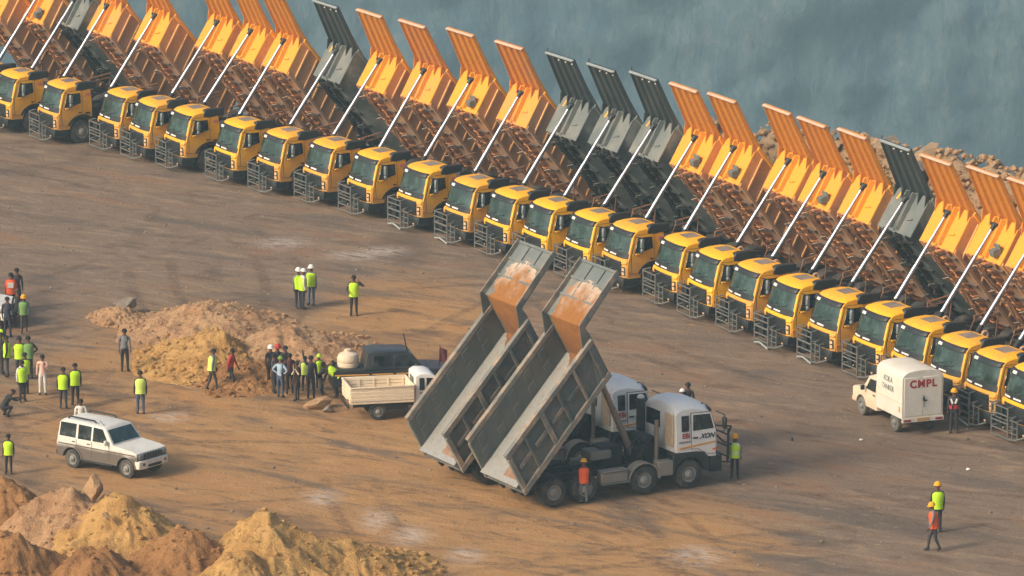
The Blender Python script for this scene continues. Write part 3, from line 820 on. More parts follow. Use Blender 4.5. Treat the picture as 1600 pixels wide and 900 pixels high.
ORD = {-2: None, -1: None, 0: None}
names = 'first second third fourth fifth sixth seventh eighth ninth tenth eleventh twelfth thirteenth fourteenth fifteenth sixteenth seventeenth eighteenth nineteenth twentieth twenty-first twenty-second twenty-third twenty-fourth'.split()
GREY = {0, 6, 11, 12, 13, 19}
LAMPBOX = {-1, 9, 14, 15, 17, 21, 22}
protos = {}
infos = {}
rr = random.Random(3)
for k in sorted(ROW):
    kind = 'grey' if k in GREY else 'yellow'
    guard = 1 if k in (10, 11, 19, 20, 24) else 0
    if (kind, guard) not in protos:
        if kind not in [a for a, _ in protos]:
            o, body, info = make_row_truck(kind, guard)
            protos[(kind, guard)] = o; infos[kind] = info
        else:
            src = [v for kk, v in protos.items() if kk[0] == kind][0]
            o = empty('dump_truck')
            for ch in list(src.children):
                if not ch.name.startswith('front_guard'): copy_tree(ch, o)
            g = make_guard(guard); g.parent = o
            protos[(kind, guard)] = o
    else:
        o = copy_tree(protos[(kind, guard)])
        for ch in list(o.children):
            for sub in list(ch.children):
                if sub.name.startswith('work_lamp_box'): bpy.data.objects.remove(sub)
    p, a = ORIGIN[k]
    o.location = (p.x, p.y, ground_z(p.x, p.y)); o.rotation_euler = (0, 0, a)
    tilt = R(rr.uniform(-1.3, 1.0)); hinge = Vector((-8.15, 0, 1.2))          # every body stands a little differently
    for ch in o.children:
        if ch.name.startswith(('dump_body', 'hoist_cylinder')): ch.matrix_basis = Matrix.Translation(hinge) @ Matrix.Rotation(tilt, 4, 'Y') @ Matrix.Translation(-hinge)
    if k in LAMPBOX:
        body = [c for c in o.children if c.name.startswith('dump_body')][0]
        M, P, L = infos[kind]
        q = MB(M); 
        c_ = P(.92, .42, .26)
        q.box(c_, (.30, .34, .36), Matrix.Rotation(R(-25), 3, 'Y')); q.box(c_ + Vector((.06, 0, .2)), (.36, .42, .08), Matrix.Rotation(R(-25), 3, 'Y'))
        q.build('work_lamp_box', MAT['grey_body'], body, bevel=.02)
    bodyc = 'grey' if kind == 'grey' else 'yellow'
    if k < 1:
        lab = {-2: 'tipper past the left edge, only the tail of its yellow body showing',
               -1: 'tipper with a raised yellow body at the top left corner, its cab out of view',
               0: 'tipper with a dark grey body at the top left, cab beyond the left edge'}[k]
    elif k == 25: lab = 'yellow tipper cut off by the right edge, only a sliver of cab showing'
    else:
        lab = f'yellow tipper with raised {bodyc} body, {names[k - 1]} cab from the left in the row'
        if k == 1: lab = f'yellow tipper with raised {bodyc} body, leftmost whole cab of the row'
        if k == 2: lab = f'yellow tipper at the left end showing its whole front wheel, raised {bodyc} body'
        if k == 24: lab = 'yellow tipper right of the man in the red sash, last whole cab on the right'
    tag(o, lab, 'dump truck', 'yellow tippers parked in a row with raised bodies')
# ------------------------------------------------------------------ the two white tippers in the yard
def place_by(o, px, py, local, a):
    """Stand o (heading a) so that its local point shows at that pixel."""
    P = at(px, py, local[2])
    c, s = math.cos(a), math.sin(a)
    x = P.x - (local[0] * c - local[1] * s); y = P.y - (local[0] * s + local[1] * c)
    o.location = (x, y, ground_z(x, y)); o.rotation_euler = (0, 0, a)

MAT['white'] = paint('white_paint', S(228, 228, 222), 0.4, dust=0.18, low=0.45, low_z=(0.9, 2.0), dcol=S(176, 150, 122), vary=0.03)
MAT['cream'] = paint('cream_panel', S(214, 192, 160), 0.5, dust=0.3, dcol=S(176, 146, 112))
MAT['steel_floor'] = paint('scoured_steel', S(168, 168, 162), 0.42, metal=0.35, dust=0.5, dcol=S(140, 126, 110), scale=1.6, rust=.3)
MAT['tray_in'] = paint('tray_inside', S(82, 90, 90), 0.55, metal=0.2, dust=0.6, scale=1.0, dcol=S(116, 108, 98), bump=0.2, rust=.2)
MAT['tray_out'] = paint('tray_outside', S(84, 94, 92), 0.6, metal=0.05, dust=0.8, scale=1.1, dcol=S(140, 126, 108), bump=0.3, rust=.45)
MAT['tray_rib'] = paint('tray_rib_dusty', S(112, 114, 108), 0.7, dust=0.9, scale=1.8, dcol=S(176, 150, 122), bump=0.2, rust=.5)
MAT['soil_orange'] = paint('orange_soil', S(138, 98, 72), 0.95, dust=0.8, scale=2.6, dcol=S(150, 136, 120), bump=0.5)
MAT['soil_pale'] = paint('pale_soil', S(216, 194, 172), 0.95, dust=0.7, scale=1.8, dcol=S(196, 150, 112), bump=0.5)
MAT['stripe'] = paint('orange_stripe', S(222, 160, 76), 0.5, dust=0.2)
MAT['mud_grey'] = paint('dusty_grey_sheet', S(132, 128, 118), 0.7, dust=0.7, dcol=S(160, 138, 114))
MAT['script_black'] = paint('black_lettering', S(44, 44, 46), 0.5, dust=0.2)
MAT['exhaust'] = paint('exhaust_steel', S(150, 140, 128), 0.45, metal=0.5, dust=0.5)

def streak_mat():
    k = NT('soil_streak'); v, ob = k.coords()
    big = k.noise(v, 1.3, 5, .62); mid = k.noise(v, 5.0, 5, .7)
    sp = k.t.nodes.new('ShaderNodeSeparateXYZ'); k.l(ob, sp.inputs[0])
    z = k.math('ADD', sp.outputs['Z'], k.math('MULTIPLY', k.math('SUBTRACT', big, .5), 2.6))
    c = k.mix(k.ramp(z, 6.9, 8.3), S(142, 92, 36), S(186, 168, 150))
    c = k.mix(k.math('MULTIPLY', k.ramp(z, 6.4, 5.0), .8), c, S(104, 68, 46))
    c = k.mix(k.math('MULTIPLY', k.ramp(mid, .50, .68), .6), c, S(122, 74, 42))
    k.l(c, k.b.inputs['Base Color']); k.b.inputs['Roughness'].default_value = .95
    k.bump(mid, .5, .06)
    return k.m
MAT['soil_streak'] = streak_mat()

WHU, WHN, WCU, WCN, WN = 4.2 + .74, 2.04, 4.2 + .78 + 2.40, 2.16, 1.52
FZ = .37                                          # the floor lies this far above the lower rail
def make_white_body(seed):
    M = body_matrix(-7.73, 1.66, R(48.6)); W = 1.46
    m = MB(M)
    for s in (-1, 1):
        m.prism([(RE, 0), (FL, 0), (FL + .55, WN), (RE + .62, WN + .05)], s * (W - .06), s * W)
    m.box(((FL + RE) / 2, 0, -.02), (FL - RE, W * 2 - .13, 0.05))
    root = m.build('dump_body', [MAT['tray_out']], None)
    q = MB(M); q.box(((FL + RE) / 2 + .05, 0, FZ - .015), (FL - RE + .1, W * 2 - .14, .03)); q.build('floor_plate', MAT['steel_floor'], root)
    for s in (-1, 1):
        q = MB(M); q.prism([(RE + .05, .05), (FL - .02, .05), (FL + .50, WN - .02), (RE + .66, WN + .02)], s * (W - .085), s * (W - .062)); q.build('wall_liner', MAT['tray_in'], root)
        for i in range(5):
            for j in range(2):
                u = RE + .50 + i * .98 + j * .24; n0 = .50 + j * .50
                q = MB(M); q.prism([(u, n0), (u + .40, n0), (u + .54, n0 + .34), (u + .14, n0 + .34)], s * (W - .108), s * (W - .087)); q.build('inner_panel', MAT['tray_in'], root, bevel=.012)
        q = MB(M); q.prism([(RE + .58, WN - .10), (FL + .50, WN - .12), (FL + .58, WN + .05), (RE + .60, WN + .11)], s * (W - .10), s * (W + .12)); q.build('top_rail', MAT['tray_rib'], root, bevel=.015)
        q = MB(M); q.prism([(RE - .02, -.06), (FL + .03, -.06), (FL + .10, .16), (RE + .06, .16)], s * (W + .002), s * (W + .13)); q.build('bottom_rail', MAT['tray_rib'], root, bevel=.015)
        for i in range(6):
            u = RE + .02 + i * 1.02; w = .22 if i in (0, 2) else .13
            q = MB(M); q.prism([(u + .06, .162), (u + .06 + w, .162), (u + .50 + w, WN - .12), (u + .50, WN - .12)], s * (W + .001), s * (W + .12)); q.build('side_rib', MAT['tray_rib'] if i % 2 == 0 else MAT['tray_out'], root, bevel=.012)
        for i in range(4):
            u = RE + .40 + i * 1.02
            q = MB(M); q.prism([(u + .22, .72), (u + .92, .72), (u + .96, .86), (u + .26, .86)], s * (W + .001), s * (W + .07)); q.build('stiffener', MAT['tray_rib'] if i != 3 else MAT['tray_out'], root, bevel=.01)
        q = MB(M); q.prism([(FL - .55, .17), (FL + .02, .17), (FL + .50, WN - .14), (FL + .30, WN - .14)], s * (W + .0015), s * (W + .05)); q.build('corner_plate', MAT['grey_body'], root, bevel=.01)
    hb_top = (WHU, WHN)
    hb, P, L = headboard(M, root, MAT['tray_out'], top=hb_top)
    for y in (-.9, -.3, .3, .9):
        q = MB(M); q.add([P(y - .06, .05, .072), P(y + .06, .05, .072), P(y + .06, L * .97, .072), P(y - .06, L * .97, .072), P(y - .05, .05, .17), P(y + .05, .05, .17), P(y + .05, L * .97, .17), P(y - .05, L * .97, .17)],
                         [(3, 2, 1, 0), (4, 5, 6, 7), (0, 1, 5, 4), (1, 2, 6, 5), (2, 3, 7, 6), (3, 0, 4, 7)]); q.build('headboard_rib', MAT['tray_out'], root)
    c0, c1 = Vector((WHU - .02, 0, WHN)), Vector((WCU, 0, WCN))
    cd = (c1 - c0).normalized(); cn = Vector((-cd.z, 0, cd.x))                     # upper side
    cw0, cw1 = W * .97, W * .95
    C = lambda t, yy, o: c0.lerp(c1, t) + Vector((0, yy * (cw0 + (cw1 - cw0) * t), 0)) + cn * o
    bar = [(3, 2, 1, 0), (4, 5, 6, 7), (0, 1, 5, 4), (1, 2, 6, 5), (2, 3, 7, 6), (3, 0, 4, 7)]
    q = MB(M); q.shell([[C(t, y, 0) for y in frange(-1, 1, 5)] for t in (0, .5, 1)], [[C(t, y, -.06) for y in frange(-1, 1, 5)] for t in (0, .5, 1)])
    q.build('canopy', MAT['grey_body'], root)
    for t0, t1, y0, y1 in ((.955, 1.0, -1, 1), (.66, .70, -.97, .97), (.36, .39, -.97, .97)):
        q = MB(M); q.add([C(t0, y0, .002), C(t0, y1, .002), C(t1, y1, .002), C(t1, y0, .002), C(t0, y0, .06), C(t0, y1, .06), C(t1, y1, .06), C(t1, y0, .06)], bar); q.build('canopy_bar', MAT['grey_body'], root, bevel=.01)
    for y in (-.34, .34):
        q = MB(M); q.add([C(.40, y - .025, .0025), C(.40, y + .025, .0025), C(.95, y + .025, .0025), C(.95, y - .025, .0025), C(.40, y - .025, .055), C(.40, y + .025, .055), C(.95, y + .025, .055), C(.95, y - .025, .055)], bar); q.build('canopy_bar', MAT['grey_body'], root, bevel=.008)
    for s in (-1, 1):
        q = MB(M); a = s * 1.0
        q.add([C(0, a, .003), C(1, a, .003), C(1, a, .16), C(0, a, .22), C(0, a * .96, .003), C(1, a * .96, .003), C(1, a * .96, .16), C(0, a * .96, .22)], [(0, 1, 2, 3), (7, 6, 5, 4), (0, 4, 5, 1), (1, 5, 6, 2), (2, 6, 7, 3), (3, 7, 4, 0)])
        q.build('canopy_edge', MAT['tray_rib'], root)
        q = MB(M)
        q.add([(FL + .05, s * W * .985, WN), (FL + .57, s * W * .985, WN), (WHU + .02, s * W * .985, WHN - .02), (WHU + .35, s * W * .985, WHN + .18), (WHU - .10, s * W * .985, WHN + .20),
               (FL + .05, s * W * .955, WN), (FL + .57, s * W * .955, WN), (WHU + .02, s * W * .955, WHN - .02), (WHU + .35, s * W * .955, WHN + .18), (WHU - .10, s * W * .955, WHN + .20)],
              [(0, 1, 2, 3, 4), (9, 8, 7, 6, 5)] + [(i, (i + 1) % 5, 5 + (i + 1) % 5, 5 + i) for i in range(5)])
        q.build('cheek_plate', MAT['tray_out'], root)
    # soil stuck to the canopy, the headboard and the upper floor
    rnd = random.Random(seed)
    dn = Vector((WHU - FL, 0, WHN)).normalized(); nb = Vector((-dn.z, 0, dn.x))
    def track(v):                                   # v 0..1 runs from the canopy down the headboard on to the floor; gives a point and its normal
        if v < .42: t = .72 - v / .42 * .72; return c0.lerp(c1, t), cn
        if v < .66:
            h = 1 - (v - .42) / .24
            return Vector((FL + .134, 0, FZ)).lerp(c0, h), nb
        return Vector((FL + .134 - (v - .66) / .34 * 1.9, 0, FZ + .005)), Vector((0, 0, 1))
    rows_a, rows_b = [], []
    N = 84
    for i in range(N + 1):
        v = i / N
        p, nn = track(v)
        if .36 < v < .48: nn = (cn + nb).normalized()
        if .60 < v < .72: nn = (nb + Vector((0, 0, 1))).normalized()
        w = (1.02 if v < .42 else 1.02 - (v - .42) * 1.5) * (1.0 if v > .12 else .55 + v * 3.7)
        jl = fbm(Vector((v * 9, seed, 0)), 6) * .40; jr = fbm(Vector((v * 9, seed, 9)), 6) * .40
        l, r_ = max(-1.33, -w * 1.22 + jl - .06), min(1.33, w * 1.12 + jr - .06 + (v > .66) * .1)
        if v > .42: l, r_ = -1.36, min(1.30, 1.20 + jr * .7 - max(0, v - .66) / .34 * 1.7)
        if v < .05: l, r_ = l * (.3 + v * 14), r_ * (.3 + v * 14)
        rows_a.append([p + Vector((0, l + (r_ - l) * t, 0)) + nn * (.012 + .07 * math.sin(math.pi * t) * (.5 + .8 * abs(fbm(Vector((v * 9, t * 5, seed)), 3)))) for t in frange(0, 1, 12)])
        rows_b.append([p + Vector((0, l + (r_ - l) * t, 0)) + nn * .004 for t in frange(0, 1, 12)])
    q = MB(M); q.shell(rows_a, rows_b); q.build('soil_residue', MAT['soil_streak'], root, smooth=True)
    q = MB(M); P0 = [[Vector((RE + .25 + u * .8, -1.0 + v * .9 + .12 * noise.noise(Vector((u * 4, v * 4, seed))), FZ + .004 + .03 * math.sin(math.pi * u) * math.sin(math.pi * v))) for u in frange(0, 1, 8)] for v in frange(0, 1, 8)]
    q.shell(P0, [[p - Vector((0, 0, .003)) for p in r] for r in P0]); q.build('soil_residue', MAT['soil_orange'], root)
    # underside
    for s in (-1, 1):
        q = MB(M); q.box((1.3, s * .42, -.17), (5.2, .12, .24)); q.build('long_beam', MAT['dark'], root)
    for i in range(8):
        q = MB(M); q.box((RE + .4 + i * .66, 0, -.10), (.10, W * 1.9, .10)); q.build('cross_member', MAT['dark'], root)
    top = M @ P(0, L * .30, .22); bot = Vector((-3.05, 0, 1.15)); d = top - bot
    h = MB(); h.tube(bot, bot + d * .45, .13, 14); ho = h.build('hoist_cylinder', MAT['exhaust'], None)
    for a, b_, r in ((.45, .72, .11), (.72, 1.0, .09)):
        q = MB(); q.tube(bot + d * a, bot + d * b_, r, 12); q.build('hoist_stage', MAT['exhaust'], ho)
    return root, ho

def make_white_cab():
    prof = [(0, 1.24), (.03, 1.6), (.0, 2.15), (-.22, 2.85), (-.40, 3.08), (-.75, 3.25), (-1.2, 3.33), (-1.65, 3.30), (-1.86, 3.18), (-1.95, 2.95), (-1.95, 2.2), (-1.95, 1.42), (-1.0, 1.40), (-.72, 1.36), (-.50, 1.18), (-.3, 1.14), (0, 1.14)]
    ts = [-1, -.97, -.88, -.6, -.2, .2, .6, .88, .97, 1]; n = len(prof); m = MB(); vs_ = []
    hw = lambda z: 1.24 - max(0, z - 2.1) * .07
    for t in ts:
        for x, z in prof:
            fr = max(0, min(1, (x + .9) / .8)); rf = max(0, min(1, (z - 2.75) / .5)); bk = max(0, min(1, (-1.6 - x) / .35))
            vs_.append((x - .20 * abs(t) ** 4 * fr + .05 * abs(t) ** 8 * bk, t * hw(z) * (1 - .02 * rf), z - .30 * abs(t) ** 4 * rf))
    fs = [tuple(range(n)), tuple(range(len(ts) * n - 1, (len(ts) - 1) * n - 1, -1))]
    for k in range(len(ts) - 1): fs += [(k * n + i, k * n + (i + 1) % n, (k + 1) * n + (i + 1) % n, (k + 1) * n + i) for i in range(n)]
    m.add(vs_, fs)
    cab = m.build('cab', MAT['white'], None)
    B = MAT['black']
    pf = [(1.14, 0), (1.6, .03), (2.15, 0), (2.85, -.22), (3.1, -.42)]
    def wfx(z):
        for (z0, x0), (z1, x1) in zip(pf[:-1], pf[1:]):
            if z0 <= z <= z1: return x0 + (x1 - x0) * (z - z0) / (z1 - z0)
        return 0
    def panel(z0, z1, t0, t1, off, nz=4, nt=9):
        P = [[Vector((wfx(z) - .20 * abs(t) ** 4 + off, t * hw(z), z)) for t in frange(t0, t1, nt)] for z in frange(z0, z1, nz)]
        return MB().shell(P, [[p - Vector((.05 + off, 0, 0)) for p in r] for r in P])
    panel(2.16, 2.88, -.93, .93, .012, 4, 11).build('windshield', MAT['glass'], cab)
    panel(2.86, 3.0, -.95, .95, .08, 2, 11).build('sun_visor', B, cab)
    panel(1.28, 1.95, -.62, .62, .014, 3, 7).build('grille', B, cab)
    for s in (-1, 1):
        yd = lambda z, o: s * (hw(z) + o)
        def plate(pts, o, deep=.03):
            k = len(pts)
            return MB_add([(x, yd(z, o), z) for x, z in pts] + [(x, yd(z, o - deep), z) for x, z in pts], [tuple(range(k)), tuple(range(2 * k - 1, k - 1, -1))] + [(i, (i + 1) % k, k + (i + 1) % k, k + i) for i in range(k)])
        plate([(-.20, 1.22), (-.20, 2.15), (-.40, 2.86), (-1.27, 2.88), (-1.27, 1.50), (-.98, 1.48), (-.56, 1.26)], .010).build('door_gap', B, cab)
        plate([(-.22, 1.24), (-.22, 2.15), (-.41, 2.84), (-1.25, 2.86), (-1.25, 1.52), (-.97, 1.50), (-.57, 1.28)], .018).build('door', MAT['white'], cab)
        plate([(-.30, 2.22), (-.45, 2.78), (-1.19, 2.80), (-1.19, 2.20)], .026).build('door_window', MAT['glass_dark'], cab, bevel=.008)
        plate([(-1.36, 2.20), (-1.36, 2.80), (-1.68, 2.80), (-1.68, 2.20)], .014).build('quarter_window', MAT['glass_dark'], cab, bevel=.008)
        plate([(-.24, 1.66), (-.24, 1.73), (-1.80, 1.60), (-1.80, 1.53)], .024).build('side_stripe', MAT['stripe'], cab)
        q = MB(); q.box((-1.10, yd(1.95, .03), 1.93), (.20, .04, .05)); q.build('door_handle', B, cab)
        q = MB(); q.box((-1.55, yd(1.85, .012), 1.80), (.5, .01, .06)); q.build('small_lettering', MAT['mud_grey'], cab)
        q = MB(); q.box((-.28, yd(1.4, .03), 1.42), (.16, .03, .07)); q.build('side_marker', MAT['amber'], cab)
        q = MB(); q.path([(-.15, yd(2.8, -.05), 2.84), (.06, s * 1.44, 2.72), (.06, s * 1.44, 2.1), (-.12, yd(2.1, 0), 2.06)], .022, 6); q.build('mirror_arm', B, cab)
        q = MB(); q.box((.04, s * 1.46, 2.42), (.12, .22, .46)); q.build('mirror', B, cab, bevel=.03)
        # dark fender over the wheel, bumper corner
        q = MB(); A = arch(-1.35, .54, .66, R(8), R(172), 14)
        out = [(-.50, 1.12), (-.72, 1.34), (-1.0, 1.39), (-2.02, 1.40), (-2.02, .62)]
        q.prism(list(A) + [(-2.06, .62), (-2.06, 1.385), (-1.0, 1.385), (-.70, 1.335), (-.50, 1.14), (-.45, .62)], s * .70, s * 1.26)
        q.build('fender', B, cab, bevel=.02)
        q = MB(); q.box((-.02, s * .92, 1.0), (.08, .44, .16)); q.build('headlight', MAT['lens'], cab, bevel=.02)
        q = MB(); q.box((-.55, s * .75, 3.06), (.08, .08, .10)); q.build('roof_marker', B, cab)
    for s, txt, sz, x, z, mt, sh in ((-1, 'EBI', .26, -1.50, 2.03, MAT['red'], 0), (-1, 'XON', .26, -.60, 1.95, MAT['script_black'], .4)):
        T = Matrix.Translation((x, -(hw(z) + .022), z)) @ Matrix.Rotation(R(90), 4, 'X')
        text_mesh(txt, sz, T, mt, 'lettering', cab, .004, sh, .008)
    # rear wall: dark window, cream panel, exhaust, snorkel
    q = MB(); q.box((-1.962, .42, 2.5), (.03, 1.0, .62)); q.build('rear_window', MAT['glass_dark'], cab, bevel=.008)
    q = MB(); q.box((-1.975, -.80, 2.25), (.06, .62, 1.25)); q.build('rear_panel', MAT['cream'], cab, bevel=.02)
    for i in range(3):
        q = MB(); q.box((-2.012, -.80, 1.9 + i * .35), (.015, .45, .10)); q.build('panel_louvre', MAT['cream'], cab)
    q = MB(); q.prism([(.10, -1.20), (.14, -.9), (.16, 0), (.14, .9), (.10, 1.20), (-.42, 1.23), (-.42, -1.23)], .52, 1.13, 'z'); q.build('bumper', B, cab, bevel=.03)
    return cab

def make_white_tipper(seed):
    root = empty('white_tipper')
    cab = make_white_cab(); cab.parent = root
    g = MB()
    K = MAT['black']
    for s in (-1, 1):
        g.tube((.48, s * .95, .70), (.52, s * .95, 2.05), .045, 8)
        g.path([(-.10, s * 1.05, 2.25), (.62, s * .98, 2.12), (.50, s * .95, 1.80)], .035, 6)
        g.path([(-.02, s * 1.0, 1.85), (.30, s * .97, 1.55), (.66, s * .96, 1.40)], .035, 6)
        g.path([(.0, s * 1.0, .82), (.66, s * .96, .74)], .035, 6)
    for z in (.95, 1.35, 1.80): g.tube((.50, -.95, z), (.50, .95, z), .032, 8)
    g.build('bull_bar', K, root)
    ax = (-1.35, -3.28, -5.83, -7.16)
    ch = make_chassis(root, ax, 8.3, .54)
    def part(name, mat, bev, *boxes):
        q = MB()
        for c, d in boxes: q.box(c, d)
        return q.build(name, MAT[mat], ch, bevel=bev)
    for s in (-1, 1):
        q = MB(); A = arch(-3.28, .54, .64, R(0), R(180), 12); A2 = arch(-3.28, .54, .68, R(0), R(180), 12)
        q.shell([[Vector((x, s * .78, z)) for x, z in A], [Vector((x, s * 1.26, z)) for x, z in A]], [[Vector((x, s * .78, z)) for x, z in A2], [Vector((x, s * 1.26, z)) for x, z in A2]])
        q.build('mudguard', MAT['mud_grey'], ch)
        part('tool_box', 'mud_grey', .03, ((-2.36, s * 1.02, .88), (.66, .44, .56)))
        part('side_step', 'mud_grey', .02, ((-4.55, s * 1.05, 1.05), (1.15, .46, .05)), )
        part('fuel_tank', 'mud_grey', .05, ((-4.55, s * 1.02, .78), (1.15, .42, .46)))
        part('step_rail', 'steel', .01, ((-4.55, s * 1.262, .60), (1.2, .04, .09)))
    part('crosswise_box', 'dark', .04, ((-4.0, .35, 1.32), (.9, .8, .7)))
    part('gearbox_cover', 'mud_grey', .04, ((-4.55, .2, 1.42), (.9, .8, .34)))
    q = MB(); q.tube((-2.42, -.62, 1.2), (-2.42, -.62, 2.62), .085, 12); q.path([(-2.42, -.62, 1.22), (-2.62, -.9, 1.05), (-2.72, -1.05, .85)], .085, 10); q.build('exhaust_pipe', MAT['exhaust'], ch)
    q = MB(); q.tube((-2.18, .98, 1.2), (-2.18, .98, 3.0), .17, 14); q.lathe([(.20, 3.0), (.20, 3.06), (.12, 3.14), (.03, 3.16)], (-2.18, .98, 0), 'z', 14); sn = q.build('air_snorkel', MAT['dark'], ch)
    q = MB(); q.lathe([(.13, 3.10), (.15, 3.17), (.08, 3.25)], (-2.18, .98, 0), 'z', 14); q.build('snorkel_cap', MAT['white_strip'], ch)
    q = MB(); q.tube((-2.55, -.45, 1.75), (-2.55, .6, 1.75), .27, 14); q.build('air_filter', MAT['dark'], ch)
    part('engine_cover', 'dark', .05, ((-2.5, .1, 1.25), (.7, 1.1, .55)))
    part('hoist_cradle', 'dark', .02, ((-3.05, 0, 1.25), (.34, .9, .6)))
    q = MB(); rnd = random.Random(4)
    for i in range(7):
        a = Vector((-2.2 - rnd.random() * .9, rnd.uniform(-.7, .7), 1.5)); q.path([a, a + Vector((-.15, .1, .5)), a + Vector((-.5, rnd.uniform(-.3, .3), .35)), a + Vector((-.8, 0, -.2))], .03, 6)
    q.build('air_hoses', MAT['dark'], ch)
    for x in ax:
        for s in (-1, 1): make_wheel(root, x, s * (1.06 if x > -5 else .98), .54, .34 if x > -5 else .60, n=30)
    body, ho = make_white_body(seed); body.parent = root; ho.parent = root
    return root

a = R(28.7)
for seed, px, py, lab in ((2, 1099, 746.3, 'nearer white tipper with raised grey tray, two orange streaked trays side by side, wheels in full view'),
                          (7, 1000, 713, 'farther white tipper with raised soil-streaked tray, mostly hidden behind the nearer one')):
    o = make_white_tipper(seed)
    p = at(px, py); o.location = (p.x, p.y, ground_z(p.x, p.y)); o.rotation_euler = (0, 0, a)
    tag(o, lab if seed == 7 else 'nearer white tipper with raised soil-streaked tray and all four near wheels in view', 'dump truck', 'white tippers with raised trays in the yard')

# ------------------------------------------------------------------ light vehicles
MAT['suv_white'] = paint('suv_white', S(224, 220, 208), 0.4, dust=0.2, low=0.95, low_z=(0.80, 1.06), dcol=S(84, 72, 62), vary=0.03)
MAT['van_cream'] = paint('van_cream', S(226, 208, 178), 0.5, dust=0.25, low=0.4, low_z=(0.5, 1.0), dcol=S(180, 152, 118), vary=0.03)
MAT['van_white'] = paint('van_white', S(222, 216, 200), 0.5, dust=0.3, dcol=S(196, 178, 150), vary=0.03)
MAT['plate'] = paint('number_plate', S(206, 160, 96), 0.5, dust=0.2)
MAT['suv_black'] = paint('suv_black', S(40, 46, 50), 0.3, dust=0.4, dcol=S(96, 88, 78))
MAT['tank_white'] = paint('tank_white', S(226, 206, 176), 0.55, dust=0.4, dcol=S(190, 160, 124))
MAT['maroon'] = paint('maroon_cloth', S(96, 34, 38), 0.9, dust=0.2)

def car_shell(name, prof, hw, mat, parent, sub=(), tumble=.10, zt=1.1, round_=.05, ends=.03):
    """Extrudes a side outline across, narrowing above zt, with slightly rounded plan corners."""
    ts = [-1, -.96, -.85, -.4, .4, .85, .96, 1]; n = len(prof); m = MB(); vs_ = []
    x0, x1 = min(p[0] for p in prof), max(p[0] for p in prof); zmax = max(p[1] for p in prof)
    for t in ts:
        for x, z in prof:
            w = hw - max(0, z - zt) * tumble
            e = abs(t) ** 8
            xx = x - ends * e if x > x1 - .25 else (x + ends * e if x < x0 + .25 else x)
            vs_.append((xx, t * w, z - round_ * e * (1 if z > zmax - .12 else 0)))
    fs = [tuple(range(n)), tuple(range(len(ts) * n - 1, (len(ts) - 1) * n - 1, -1))]
    for k in range(len(ts) - 1): fs += [(k * n + i, k * n + (i + 1) % n, (k + 1) * n + (i + 1) % n, (k + 1) * n + i) for i in range(n)]
    m.add(vs_, fs)
    return m.build(name, mat, parent)

def side_window(parent, pts, hw, s, mat, zt=1.1, tumble=.10, o=.012, name='side_window'):
    k = len(pts); f = lambda z, oo: s * (hw - max(0, z - zt) * tumble + oo)
    return MB_add([(x, f(z, o), z) for x, z in pts] + [(x, f(z, o - .03), z) for x, z in pts], [tuple(range(k)), tuple(range(2 * k - 1, k - 1, -1))] + [(i, (i + 1) % k, k + (i + 1) % k, k + i) for i in range(k)]).build(name, mat, parent, bevel=.006)

